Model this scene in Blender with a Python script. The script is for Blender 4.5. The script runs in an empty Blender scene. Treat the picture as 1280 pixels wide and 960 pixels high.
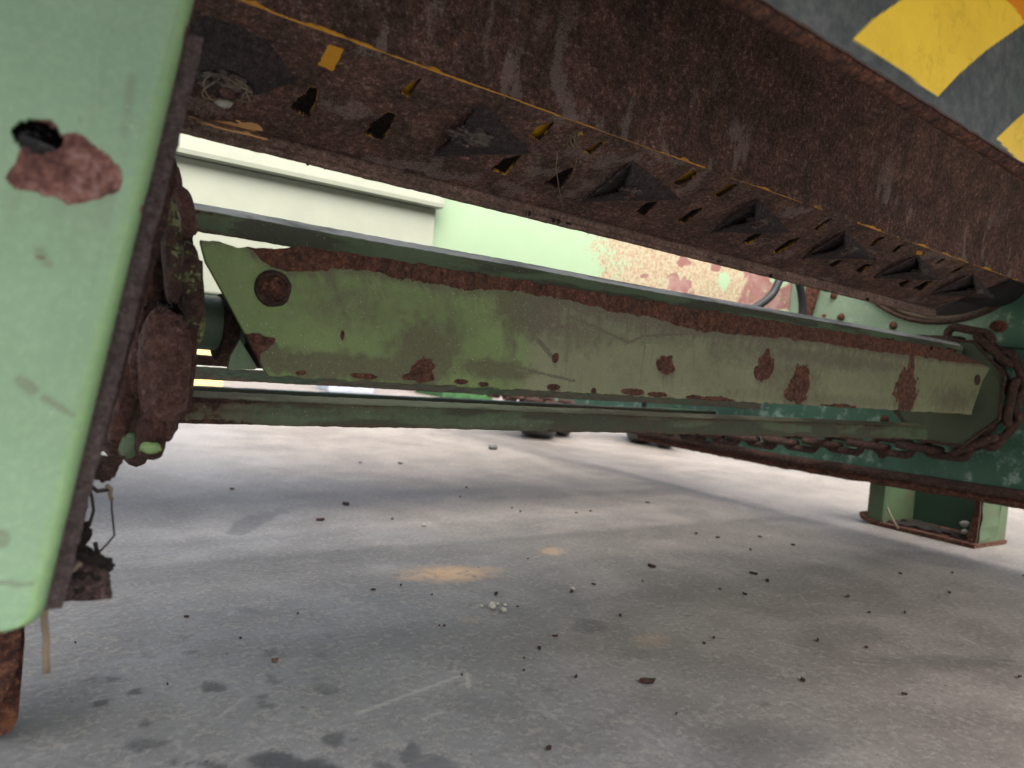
import bpy, bmesh, math, random
import numpy as np
from mathutils import Vector, Matrix

# ------------------------------------------------------------------ camera
S = bpy.context.scene
COL = S.collection
RES = (1280., 960.)
F = 950.; CX, CY = 640., 480.; YH = 448.; ROLL = math.radians(5.0); CAMH = .45
_nr = math.cos(ROLL); _d = (CY-YH)*_nr
PITCH = -math.atan(_d/F)
_hx = CX+(CY-YH)*_nr*math.sin(ROLL)
YAW = math.atan(((2000-_hx)/math.cos(ROLL))/math.hypot(F, _d))
_head = np.array([math.cos(YAW), math.sin(YAW), 0.]); _rt = np.array([math.sin(YAW), -math.cos(YAW), 0.])
FW = _head*math.cos(PITCH)+np.array([0, 0, math.sin(PITCH)]); _up = np.cross(_rt, FW)
RT = _rt*math.cos(ROLL)+_up*math.sin(ROLL); UP = -_rt*math.sin(ROLL)+_up*math.cos(ROLL)
CAM = np.array([0, 0, CAMH])
cd = bpy.data.cameras.new('camera'); cam = bpy.data.objects.new('camera', cd); COL.objects.link(cam)
cam.matrix_world = Matrix(((RT[0], UP[0], -FW[0], 0), (RT[1], UP[1], -FW[1], 0), (RT[2], UP[2], -FW[2], CAMH), (0, 0, 0, 1)))
cd.sensor_width = 36; cd.lens = F/1280*36; cd.clip_start = .02; cd.clip_end = 500
cd.dof.use_dof = True; cd.dof.focus_distance = 1.2; cd.dof.aperture_fstop = 4.6
S.camera = cam
# ------------------------------------------------------------------ world, sun, exposure
SUN_EL = math.radians(58); SUN_AZ = math.radians(255)      # azimuth counter-clockwise from +X to where the sun stands
w = bpy.data.worlds.new('World'); S.world = w; w.use_nodes = True
nt = w.node_tree; nt.nodes.clear()
sky = nt.nodes.new('ShaderNodeTexSky'); sky.sky_type = 'NISHITA'; sky.sun_disc = False
sky.sun_elevation = SUN_EL; sky.sun_rotation = math.pi/2-SUN_AZ; sky.air_density = 1.0; sky.dust_density = 6.0; sky.ozone_density = .6
bg = nt.nodes.new('ShaderNodeBackground'); bg.inputs[1].default_value = .13
wo = nt.nodes.new('ShaderNodeOutputWorld'); hs = nt.nodes.new('ShaderNodeHueSaturation'); hs.inputs['Saturation'].default_value = .75; nt.links.new(sky.outputs[0], hs.inputs['Color']); nt.links.new(hs.outputs[0], bg.inputs[0]); nt.links.new(bg.outputs[0], wo.inputs[0])
sl = bpy.data.lights.new('sun', 'SUN'); sl.energy = 4.2; sl.angle = math.radians(65); sl.color = (1, .96, .9)
so = bpy.data.objects.new('sun', sl); COL.objects.link(so)
_sd = Vector((math.cos(SUN_EL)*math.cos(SUN_AZ), math.cos(SUN_EL)*math.sin(SUN_AZ), math.sin(SUN_EL)))
so.rotation_euler = _sd.to_track_quat('Z', 'Y').to_euler()
S.view_settings.view_transform = 'Standard'; S.view_settings.look = 'None'; S.view_settings.gamma = 1
S.view_settings.exposure = 1.15

# ------------------------------------------------------------------ measuring helpers: a ray of the photograph cut with a real plane
def ray(px, py): return FW+RT*(px-CX)/F-UP*(py-CY)/F
def onY(px, py, Y): k = ray(px, py); return CAM+k*(Y/k[1])
def onX(px, py, X): k = ray(px, py); return CAM+k*(X/k[0])
def onZ(px, py, Z): k = ray(px, py); return CAM+k*((Z-CAMH)/k[2])
def unit(v): v = np.asarray(v, float); return v/np.linalg.norm(v)
class Frame:
    """a plane with origin o and unit axes a, b"""
    def __init__(s, o, a, b):
        s.o = np.asarray(o, float); s.a = unit(a); b = np.asarray(b, float); b = b-s.a*(b@s.a); s.b = unit(b); s.n = np.cross(s.a, s.b)
        if s.n@(CAM-s.o) < 0: s.n = -s.n          # towards the viewer's side
    def uv(s, px, py):
        k = ray(px, py); t = ((s.o-CAM)@s.n)/(k@s.n); p = CAM+k*t-s.o
        return np.array([p@s.a, p@s.b])
    def poly(s, pts): return np.array([s.uv(*p) for p in pts])
    def at(s, u, v, h=0): 
        u = np.asarray(u, float); v = np.asarray(v, float); h = np.asarray(h, float)
        return s.o+u[..., None]*s.a+v[..., None]*s.b+h[..., None]*s.n

# ------------------------------------------------------------------ numpy noise
def _hash(ix, iy, seed):
    n = (ix.astype(np.int64)*374761393+iy.astype(np.int64)*668265263+seed*1442695041) & 0xffffffff
    n = ((n ^ (n >> 13))*1274126177) & 0xffffffff
    return ((n ^ (n >> 16)) & 0xffff)/65535.
def vnoise(x, y, seed=0):
    ix = np.floor(x); iy = np.floor(y); fx = x-ix; fy = y-iy; fx = fx*fx*(3-2*fx); fy = fy*fy*(3-2*fy)
    a = _hash(ix, iy, seed); b = _hash(ix+1, iy, seed); c = _hash(ix, iy+1, seed); d = _hash(ix+1, iy+1, seed)
    return (a*(1-fx)+b*fx)*(1-fy)+(c*(1-fx)+d*fx)*fy
def fbm(x, y, seed=0, octv=4):
    t = 0; amp = .5; s = 0
    for i in range(octv): t = t+amp*vnoise(x*2**i+i*17.3, y*2**i-i*9.1, seed+i); s += amp; amp *= .55
    return t/s
def sdpoly(U, V, P):
    P = np.asarray(P, float); d = np.full(U.shape, 1e9); ins = np.zeros(U.shape, bool); n = len(P)
    for i in range(n):
        a = P[i]; b = P[(i+1) % n]; e = b-a; wx = U-a[0]; wy = V-a[1]
        t = np.clip((wx*e[0]+wy*e[1])/max(e@e, 1e-12), 0, 1)
        d = np.minimum(d, np.hypot(wx-e[0]*t, wy-e[1]*t))
        if a[1] != b[1]:
            c = ((a[1] > V) != (b[1] > V)) & (U < (b[0]-a[0])*(V-a[1])/(b[1]-a[1])+a[0]); ins ^= c
    return np.where(ins, -d, d)
def sdline(U, V, P):
    d = np.full(U.shape, 1e9)
    for i in range(len(P)-1):
        a = P[i]; e = P[i+1]-a; wx = U-a[0]; wy = V-a[1]; t = np.clip((wx*e[0]+wy*e[1])/max(e@e, 1e-12), 0, 1)
        d = np.minimum(d, np.hypot(wx-e[0]*t, wy-e[1]*t))
    return d
def sm(x, a, b): t = np.clip((x-a)/(b-a), 0, 1); return t*t*(3-2*t)

# ------------------------------------------------------------------ materials
def nodes(name):
    m = bpy.data.materials.new(name); m.use_nodes = True; t = m.node_tree; t.nodes.clear()
    def N(k, **kw):
        n = t.nodes.new(k)
        for a, b in kw.items(): setattr(n, a, b)
        return n
    def L(a, b): t.links.new(a, b)
    return m, t, N, L
class NB:
    def __init__(s, name): s.m, s.t, s.N, s.L = nodes(name); s.tc = s.N('ShaderNodeTexCoord').outputs['Object']
    def put(s, sock, v):
        if v is None: return
        if isinstance(v, (int, float)): sock.default_value = v
        elif isinstance(v, tuple): sock.default_value = v if len(v) == 4 or sock.type == 'VECTOR' else (*v, 1)
        else: s.L(v, sock)
    def math(s, op, a, b=None, c=None, clamp=False):
        n = s.N('ShaderNodeMath', operation=op); n.use_clamp = clamp
        for i, v in enumerate((a, b, c)): s.put(n.inputs[i], v)
        return n.outputs[0]
    def noise(s, scale, detail=4, rough=.6, vec=None, dist=0.):
        n = s.N('ShaderNodeTexNoise'); n.inputs['Scale'].default_value = scale; n.inputs['Detail'].default_value = detail
        n.inputs['Roughness'].default_value = rough; n.inputs['Distortion'].default_value = dist; s.L(vec or s.tc, n.inputs['Vector']); return n.outputs[0]
    def vor(s, scale, feature='F1', vec=None):
        n = s.N('ShaderNodeTexVoronoi', feature=feature); n.inputs['Scale'].default_value = scale; s.L(vec or s.tc, n.inputs['Vector']); return n
    def scalevec(s, v):
        n = s.N('ShaderNodeVectorMath', operation='MULTIPLY'); s.L(s.tc, n.inputs[0]); n.inputs[1].default_value = v; return n.outputs[0]
    def ss(s, x, a, b):
        n = s.N('ShaderNodeMapRange'); n.interpolation_type = 'SMOOTHSTEP'; s.put(n.inputs[0], x); n.inputs[1].default_value = a; n.inputs[2].default_value = b; return n.outputs[0]
    def mix(s, f, a, b, mode='MIX'):
        n = s.N('ShaderNodeMix', data_type='RGBA'); n.blend_type = mode; s.put(n.inputs[0], f); s.put(n.inputs[6], a); s.put(n.inputs[7], b); return n.outputs[2]
    def attr(s, name):
        n = s.N('ShaderNodeAttribute'); n.attribute_name = name; return n.outputs['Fac']
    def ramp(s, x, stops):
        n = s.N('ShaderNodeValToRGB'); r = n.color_ramp
        while len(r.elements) < len(stops): r.elements.new(.5)
        for e, (p, c) in zip(r.elements, stops): e.position = p; e.color = (*c, 1)
        s.put(n.inputs[0], x); return n.outputs[0]
    def bump(s, h, dist, strength=1., nrm=None):
        n = s.N('ShaderNodeBump'); n.inputs['Distance'].default_value = dist; n.inputs['Strength'].default_value = strength; s.L(h, n.inputs['Height'])
        if nrm: s.L(nrm, n.inputs['Normal'])
        return n.outputs[0]
    def out(s, col, rough, nrm=None, metal=0., spec=.5, coat=0.):
        b = s.N('ShaderNodeBsdfPrincipled'); s.put(b.inputs['Base Color'], col); s.put(b.inputs['Roughness'], rough); s.put(b.inputs['Metallic'], metal)
        b.inputs['Specular IOR Level'].default_value = spec; b.inputs['Coat Weight'].default_value = coat
        if nrm is not None: s.L(nrm, b.inputs['Normal'])
        o = s.N('ShaderNodeOutputMaterial'); s.L(b.outputs[0], o.inputs[0]); return s.m

RUST_DARK = [(.15, (.010, .006, .006)), (.4, (.040, .022, .017)), (.65, (.075, .040, .030)), (.9, (.14, .080, .058))]
RUST_RED = [(.25, (.022, .010, .009)), (.45, (.06, .025, .018)), (.62, (.12, .045, .025)), (.82, (.21, .10, .06))]
def paint(name, base, alt, bias=.0, rust=RUST_DARK, medium=30., rough=.45, dirt=(.05, .042, .032), dirtbias=.0, specks=.4, grain=1., rrough=.9, oxide=0., oxcol=(.35, .42, .36), edgew=.05, orange=.35, streak=0., dust=(1.5, 1.4, 1.4)):
    """aged paint over rusty steel; attributes rust, dirt, tint (0 where the mesh has none) steer where it has come off"""
    b = NB(name)
    nb = b.noise(medium, 6, .65); nf = b.ss(b.noise(medium*9, 5, .72), .25, .75); nl = b.noise(medium*.22, 4, .6)
    k = b.math('ADD', b.attr('rust'), bias)
    k = b.math('ADD', k, b.math('MULTIPLY', b.math('SUBTRACT', nb, .5), .75))
    k = b.math('ADD', k, b.math('MULTIPLY', b.math('SUBTRACT', nf, .5), .16))
    k = b.math('ADD', k, b.math('MULTIPLY', b.math('SUBTRACT', nl, .5), .35))
    rm = b.ss(k, .5-edgew/2, .5+edgew/2)
    # paint colour
    pc = b.mix(b.attr('tint'), base, alt)
    pc = b.mix(b.ss(nl, .35, .7), pc, b.mix(1., pc, (.80, .84, .78), 'MULTIPLY'))
    pc = b.mix(b.math('MULTIPLY', b.ss(nf, .4, .75), .35), pc, b.mix(1., pc, (1.25, 1.22, 1.15), 'MULTIPLY'))
    if oxide:
        ox = b.math('MULTIPLY', b.ss(b.math('ADD', b.math('MULTIPLY', nb, .6), b.math('MULTIPLY', b.noise(medium*2.3, 5, .75), .5)), .56, .70), oxide)
        pc = b.mix(ox, pc, oxcol)
    dn = b.math('ADD', b.attr('dirt'), dirtbias)
    dm = b.ss(b.math('ADD', b.math('MULTIPLY', dn, 1.1), b.math('MULTIPLY', b.math('SUBTRACT', b.noise(medium*1.7, 7, .75, dist=.6), .5), .9)), .28, .95)
    if streak:
        sv = b.noise(1., 5, .6, vec=b.scalevec((90, 90, 9)))
        dm = b.math('MAXIMUM', dm, b.math('MULTIPLY', b.ss(sv, .52, .78), streak))
    dm = b.math('MULTIPLY', dm, b.math('ADD', .52, b.math('MULTIPLY', nf, .38)))
    pc = b.mix(dm, pc, dirt)
    # thin halo of brown where paint meets rust
    halo = b.math('MULTIPLY', b.ss(k, .22, .5), .6)
    pc = b.mix(halo, pc, (.085, .045, .024))
    if specks:
        v = b.vor(300.); v2 = b.math('LESS_THAN', b.math('ADD', v.outputs['Distance'], b.math('MULTIPLY', nb, .22)), .27)
        sc = b.N('ShaderNodeSeparateColor'); b.L(v.outputs['Color'], sc.inputs[0])
        sp = b.math('MULTIPLY', b.math('MULTIPLY', v2, b.math('GREATER_THAN', sc.outputs[0], 1-.38*specks)), b.math('ADD', .15, b.math('MULTIPLY', sc.outputs[1], .75)))
        pc = b.mix(sp, pc, (.42, .42, .36))
    rn = b.math('ADD', b.math('MULTIPLY', nf, .38), b.math('MULTIPLY', b.ss(b.noise(medium*3.2, 8, .78), .24, .76), .66))
    rc = b.ramp(rn, rust); rc = b.mix(b.ss(b.noise(medium*.45, 8, .75), .35, .72), rc, b.mix(1., rc, dust, 'MULTIPLY'))
    om = b.math('MULTIPLY', b.ss(b.noise(medium*.9, 5, .7), .55, .72), orange)
    rc = b.mix(om, rc, (.20, .075, .028))
    if specks:
        sp2 = b.math('MULTIPLY', b.math('MULTIPLY', b.math('LESS_THAN', b.vor(330.).outputs['Distance'], .13), .35), b.ss(nb, .45, .6))
        rc = b.mix(sp2, rc, (.35, .30, .27))
    pal = b.ss(b.math('MULTIPLY', b.attr('pale'), b.math('ADD', .35, nf)), .25, .95)
    rc = b.mix(b.math('MULTIPLY', pal, .55), rc, (.34, .27, .245))
    col = b.mix(rm, pc, rc)
    rg = b.math('ADD', b.math('MULTIPLY', rm, rrough-rough), rough); rg = b.math('ADD', rg, b.math('MULTIPLY', dm, .2), clamp=True)
    hh = b.math('ADD', b.math('MULTIPLY', b.math('SUBTRACT', 1., rm), .8), b.math('MULTIPLY', b.math('MULTIPLY', rm, rn), 1.6*grain))
    hh = b.math('ADD', hh, b.math('MULTIPLY', nf, .12))
    return b.out(col, rg, b.bump(hh, .0026, .9), spec=.35)

GREEN = (.085, .155, .045); GREEN2 = (.105, .135, .060)
M = {}
M['arm'] = paint('arm_green_paint', (.145, .205, .068), (.185, .195, .108), edgew=.09, rust=[(.15, (.02, .010, .008)), (.4, (.065, .030, .021)), (.65, (.125, .058, .038)), (.9, (.22, .12, .085))], rough=.42, specks=.9, medium=34, streak=.55, orange=.7, dirt=(.078, .058, .040), dirtbias=.24, dust=(1.3, 1.1, 1.0))
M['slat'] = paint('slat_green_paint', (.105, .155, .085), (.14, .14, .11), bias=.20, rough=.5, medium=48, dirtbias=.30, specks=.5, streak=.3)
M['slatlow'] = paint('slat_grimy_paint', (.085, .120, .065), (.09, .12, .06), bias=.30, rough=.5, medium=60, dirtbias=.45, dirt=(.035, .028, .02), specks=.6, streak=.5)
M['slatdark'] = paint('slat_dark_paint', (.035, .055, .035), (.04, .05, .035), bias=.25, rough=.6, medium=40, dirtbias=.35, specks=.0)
M['slattan'] = paint('slat_tan_paint', (.19, .18, .11), (.10, .14, .07), bias=.26, rough=.5, medium=45, dirtbias=.35, specks=.5, streak=.3)
M['slatwornlit'] = paint('slat_worn_lit_paint', (.60, .59, .56), (.10, .14, .07), bias=.10, rough=.5, medium=30, dirtbias=.12, specks=.3)  # worn grey, with the top-edge highlight painted in as extra lightness
M['post'] = paint('post_green_paint', (.205, .315, .205), (.19, .305, .15), rough=.42, specks=.15, medium=18, rust=[(.2, (.045, .02, .018)), (.45, (.12, .055, .045)), (.62, (.20, .10, .08)), (.85, (.26, .19, .18))], orange=.12, dirtbias=.10, dirt=(.14, .17, .11), streak=.25)
M['foot'] = paint('foot_green_paint', (.080, .125, .068), (.080, .12, .068), bias=.26, rough=.5, medium=22, rust=RUST_DARK, dirtbias=.28)
M['rustorange'] = paint('orange_rust', (.13, .20, .1), (.13, .20, .1), bias=.75, medium=18, rust=RUST_RED, orange=1.)
M['legrust'] = paint('leg_flaking_paint', (.16, .26, .13), (.16, .24, .13), bias=.60, rough=.5, medium=16, rust=RUST_RED, orange=.8)
M['wall'] = paint('wall_green_paint', (.050, .120, .080), (.22, .32, .23), bias=-.08, rough=.35, medium=14, rust=RUST_RED, oxide=.75, oxcol=(.30, .40, .34), specks=0)
M['rust'] = paint('bare_rust', (.05, .09, .04), (.05, .09, .04), bias=1.0, medium=30, grain=1.2, orange=.12)
M['rustred'] = paint('red_rust', (.05, .09, .04), (.05, .09, .04), bias=1.0, medium=26, rust=RUST_RED, grain=1.2, orange=.25)
M['chain'] = paint('chain_rust', (.09, .16, .05), (.09, .16, .05), bias=.72, medium=15, rust=RUST_DARK, grain=1.5, orange=.3)
M['chaindark'] = paint('chain_dark_rust', (.09, .16, .05), (.09, .16, .05), rrough=.55, bias=.9, medium=30, rust=[(.15, (.016, .008, .006)), (.4, (.058, .026, .019)), (.65, (.105, .048, .034)), (.9, (.18, .095, .068))], grain=1.5, orange=.2)
M['chainbig'] = paint('chain_grey_rust', (.09, .16, .05), (.09, .16, .05), rrough=.55, bias=1., medium=34, rust=[(.15, (.025, .012, .010)), (.4, (.095, .045, .034)), (.65, (.155, .080, .064)), (.9, (.27, .18, .16))], grain=1.8, orange=.3)
M['chainscab'] = paint('chain_paint_scabs', (.19, .27, .11), (.19, .27, .11), rrough=.55, bias=.49, medium=22, rust=RUST_DARK, grain=1.5)
M['ringdark'] = flat('ring_brown', (.06, .035, .018), .7, .002, 60) if False else None
M['yellowrust'] = paint('yellow_paint_in_slots', (.60, .30, .018), (.60, .30, .018), bias=.16, medium=40, grain=1, specks=0, rust=[(.2, (.006, .004, .004)), (.5, (.02, .011, .009)), (.8, (.05, .025, .018))])
M['rotor'] = paint('rotor_rust', (.50, .235, .016), (.62, .33, .15), bias=0., medium=42, grain=1.1, orange=.16, specks=.8, edgew=.10,
                   dust=(2.6, 2.25, 2.2), streak=0, rust=[(.14, (.016, .009, .007)), (.42, (.054, .031, .024)), (.66, (.098, .060, .048)), (.92, (.28, .20, .17))])
M['lip'] = paint('lip_rust', (.62, .33, .15), (.62, .33, .15), bias=0., medium=42, grain=1.3, orange=.2, specks=.8, edgew=.10, dust=(1.9, 1.8, 1.8), rust=[(.15, (.03, .019, .015)), (.42, (.14, .092, .074)), (.68, (.25, .17, .14)), (.95, (.42, .32, .27))])
M['wedge'] = paint('wedge_dark_steel', (.03, .022, .022), (.03, .022, .022), bias=.8, medium=38, grain=.9, orange=.0, specks=.6,
                   dust=(1.2, 1.2, 1.25), rust=[(.2, (.014, .010, .011)), (.5, (.038, .029, .029)), (.85, (.085, .066, .064))])
M['olive'] = paint('olive_plate', (.050, .066, .038), (.050, .066, .038), bias=.22, medium=26, dirtbias=.35)
M['shaft'] = paint('shaft_grey_green', (.085, .125, .085), (.07, .10, .07), bias=.02, medium=20, rough=.4, dirtbias=.1, specks=.2)

def flat(name, col, rough=.6, bumpd=.0, scale=60., metal=0., spec=.4, var=.25):
    b = NB(name); n = b.noise(scale, 5, .65)
    c = b.mix(b.ss(n, .35, .7), col, tuple(x*(1-var) for x in col))
    return b.out(c, rough, b.bump(n, bumpd) if bumpd else None, metal=metal, spec=spec)
M['ring'] = flat('ring_brown', (.075, .048, .022), .6, .002, 60, var=.5)
M['scab'] = flat('green_paint_scab', (.22, .34, .13), .5, .001, 60)
M['rubber'] = flat('black_rubber', (.016, .019, .024), .6, .0006, 90)
M['mud'] = flat('dry_mud', (.018, .013, .010), .95, .006, 90, var=.5)
M['mudgrey'] = flat('grey_mud', (.13, .108, .092), .95, .006, 110, var=.6)
M['straw'] = flat('dry_straw', (.20, .155, .105), .8, 0, 200)
M['twig'] = flat('dark_twig', (.035, .026, .02), .9, 0, 200)
M['stone'] = flat('pale_pebble', (.33, .32, .27), .8, .001, 200)
M['tyre'] = flat('grey_tyre', (.10, .10, .10), .8, .003, 40)
M['hub'] = flat('dark_hub', (.012, .009, .008), .8, .002, 60)
M['flake'] = paint('flake_rust', (.05, .03, .02), (.05, .03, .02), bias=1., medium=60, rust=[(.2, (.012, .007, .006)), (.5, (.035, .017, .014)), (.85, (.09, .04, .03))], grain=1)
M['leaf'] = flat('brown_leaf', (.10, .05, .032), .8, .001, 120)

# ------------------------------------------------------------------ mesh helpers
def tag(o, label=None, cat=None, group=None, kind=None):
    for k, v in (('label', label), ('category', cat), ('group', group), ('kind', kind)):
        if v: o[k] = v
    return o
def thing(name, loc, label, cat, group=None):
    o = bpy.data.objects.new(name, None); COL.objects.link(o); o.location = loc; o.empty_display_size = .02
    return tag(o, label, cat, group)
def adopt(o, parent):
    if parent is not None:
        o.parent = parent
        m = Matrix.Translation(parent.location) if parent.type == 'EMPTY' else parent['_m'] if False else None
        if m is None: m = Matrix.Identity(4)
        o.matrix_parent_inverse = (Matrix.LocRotScale(parent.location, parent.rotation_euler, parent.scale) if parent.type == 'EMPTY' else m).inverted()
    return o
def mesh(name, V, Fc, mat, parent=None, smooth=False, attrs=None, mats=None):
    me = bpy.data.meshes.new(name); V = np.asarray(V, float).reshape(-1, 3)
    me.from_pydata(V.tolist(), [], [tuple(int(i) for i in f) for f in Fc]) if not isinstance(Fc, np.ndarray) else _quads(me, V, Fc)
    me.update()
    if attrs:
        for k, a in attrs.items():
            at = me.attributes.new(k, 'FLOAT', 'POINT'); at.data.foreach_set('value', np.ascontiguousarray(a, dtype=np.float32).ravel())
    for mm in ([mat]+(mats or [])): me.materials.append(mm)
    if smooth: me.polygons.foreach_set('use_smooth', [True]*len(me.polygons))
    o = bpy.data.objects.new(name, me); COL.objects.link(o); return adopt(o, parent)
def _quads(me, V, Q):
    n = len(Q); me.vertices.add(len(V)); me.vertices.foreach_set('co', V.astype(np.float32).ravel())
    me.loops.add(n*4); me.loops.foreach_set('vertex_index', Q.astype(np.int32).ravel())
    me.polygons.add(n); me.polygons.foreach_set('loop_start', np.arange(0, n*4, 4, dtype=np.int32)); me.polygons.foreach_set('loop_total', np.full(n, 4, dtype=np.int32))
    me.validate()
def grid(name, P, mat, parent=None, attrs=None, keep=None, solid=0., rim=None, smooth=True, offset=-1):
    """P: (nu, nv, 3) points, attrs: name -> (nu, nv); keep: (nu-1, nv-1) faces kept; thickened away from the viewer"""
    nu, nv = P.shape[:2]; I = np.arange(nu*nv).reshape(nu, nv)
    Q = np.stack([I[:-1, :-1], I[1:, :-1], I[1:, 1:], I[:-1, 1:]], -1)
    a = P[1, 0]-P[0, 0]; c = P[0, 1]-P[0, 0]
    mid = P[nu//2, nv//2]; nn = np.cross(P[min(nu//2+1, nu-1), nv//2]-P[nu//2-1, nv//2], P[nu//2, min(nv//2+1, nv-1)]-P[nu//2, nv//2-1])
    if nn@(CAM-mid) < 0: Q = Q[..., ::-1]
    Q = Q.reshape(-1, 4)
    if keep is not None:
        Q = Q[keep.ravel()]; used = np.unique(Q); mp = np.full(nu*nv, -1); mp[used] = np.arange(len(used)); Q = mp[Q]
        V = P.reshape(-1, 3)[used]; attrs = {k: v.ravel()[used] for k, v in (attrs or {}).items()}
    else: V = P.reshape(-1, 3); attrs = {k: v.ravel() for k, v in (attrs or {}).items()}
    o = mesh(name, V, Q, mat, parent, smooth=False, attrs=attrs, mats=[rim] if rim else None)
    if solid:
        md = o.modifiers.new('thick', 'SOLIDIFY'); md.thickness = solid; md.offset = offset
        if rim: md.material_offset_rim = 1; md.material_offset = 0
    return o
def box(name, lo, hi, mat, parent=None, bev=.002, jit=0.):
    bm = bmesh.new(); bmesh.ops.create_cube(bm, size=1)
    lo = Vector(lo); hi = Vector(hi)
    for v in bm.verts: v.co = Vector([lo[i]+(v.co[i]+.5)*(hi[i]-lo[i]) for i in range(3)])
    return fin(name, bm, mat, parent, bev)
def fin(name, bm, mat, parent=None, bev=0., smooth=False, seg=2):
    if bev: bmesh.ops.bevel(bm, geom=[e for e in bm.edges], offset=bev, segments=seg, profile=.7, affect='EDGES', clamp_overlap=True)
    bmesh.ops.recalc_face_normals(bm, faces=bm.faces)
    me = bpy.data.meshes.new(name); bm.to_mesh(me); bm.free(); me.materials.append(mat)
    if smooth: me.polygons.foreach_set('use_smooth', [True]*len(me.polygons))
    o = bpy.data.objects.new(name, me); COL.objects.link(o); return adopt(o, parent)
def extr(name, pts, vec, mat, parent=None, bev=0., rough=0., seed=1, cuts=0):
    """flat outline pts (3-D) given thickness vec; rough makes the outline ragged"""
    P = [np.asarray(p, float) for p in pts]
    if cuts:
        rr = random.Random(seed); Q = []
        for i, p in enumerate(P):
            q = P[(i+1) % len(P)]; Q.append(p)
            for k in range(1, cuts): Q.append(p+(q-p)*k/cuts+np.array([rr.uniform(-rough, rough) for _ in range(3)]))
        P = Q
    bm = bmesh.new(); vec = np.asarray(vec, float)
    a = [bm.verts.new(p) for p in P]; b = [bm.verts.new(p+vec) for p in P]
    bm.faces.new(a); bm.faces.new(b[::-1])
    for i in range(len(P)): bm.faces.new((a[i], a[(i+1) % len(P)], b[(i+1) % len(P)], b[i]))
    return fin(name, bm, mat, parent, bev)
def tube(name, path, r, mat, parent=None, n=10, closed=False, prof=None, smooth=True, jit=0., seed=3):
    path = [np.asarray(p, float) for p in path]; m = len(path); bm = bmesh.new(); rings = []; rr = random.Random(seed)
    up = None
    for i, p in enumerate(path):
        if closed: t = path[(i+1) % m]-path[i-1]
        else: t = path[min(i+1, m-1)]-path[max(i-1, 0)]
        t = unit(t)
        if up is None: up = np.array([0, 0, 1.]) if abs(t[2]) < .9 else np.array([1., 0, 0])
        a = unit(np.cross(t, up)); b2 = np.cross(a, t); up = b2
        R = r[i] if hasattr(r, '__len__') else r
        rings.append([bm.verts.new(p+(a*math.cos(2*math.pi*k/n)+b2*math.sin(2*math.pi*k/n))*R*(1+rr.uniform(-jit, jit))) for k in range(n)])
    if closed:                                             # match the last ring to the first
        f = min(range(n), key=lambda k: (rings[-1][k].co-rings[0][0].co).length)
        rings.append(rings[0][-f:]+rings[0][:-f] if f else rings[0])
    for i in range(len(rings)-1):
        A, B = rings[i], rings[i+1]
        for k in range(n): bm.faces.new((A[k], A[(k+1) % n], B[(k+1) % n], B[k]))
    if not closed: bm.faces.new(rings[0][::-1]); bm.faces.new(rings[-1])
    return fin(name, bm, mat, parent, smooth=smooth)
def lump(name, c, s, mat, parent=None, sub=3, amp=.3, seed=1, freq=2.5, rot=(0, 0, 0)):
    bm = bmesh.new(); bmesh.ops.create_icosphere(bm, subdivisions=sub, radius=1)
    from mathutils import noise as mn, Euler
    E = Euler(rot).to_matrix()
    for v in bm.verts:
        k = 1+amp*mn.noise(v.co*freq+Vector((seed*3.1, seed*1.7, 0)))+amp*.5*mn.noise(v.co*freq*2.7+Vector((seed*1.1, 0, 5)))
        v.co = E@Vector((v.co.x*s[0]*k, v.co.y*s[1]*k, v.co.z*s[2]*k))+Vector(c)
    return fin(name, bm, mat, parent, smooth=True)
def cyl(name, c, axis, r, l, mat, parent=None, n=24, bev=.0, r2=None):
    bm = bmesh.new(); bmesh.ops.create_cone(bm, cap_ends=True, segments=n, radius1=r, radius2=r if r2 is None else r2, depth=l)
    q = Vector(axis).to_track_quat('Z', 'Y').to_matrix().to_4x4(); bmesh.ops.transform(bm, matrix=Matrix.Translation(Vector(c))@q, verts=bm.verts)
    return fin(name, bm, mat, parent, bev)
X1 = np.array([1., 0, 0]); Y1 = np.array([0, 1., 0]); Z1 = np.array([0, 0, 1.])

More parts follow.
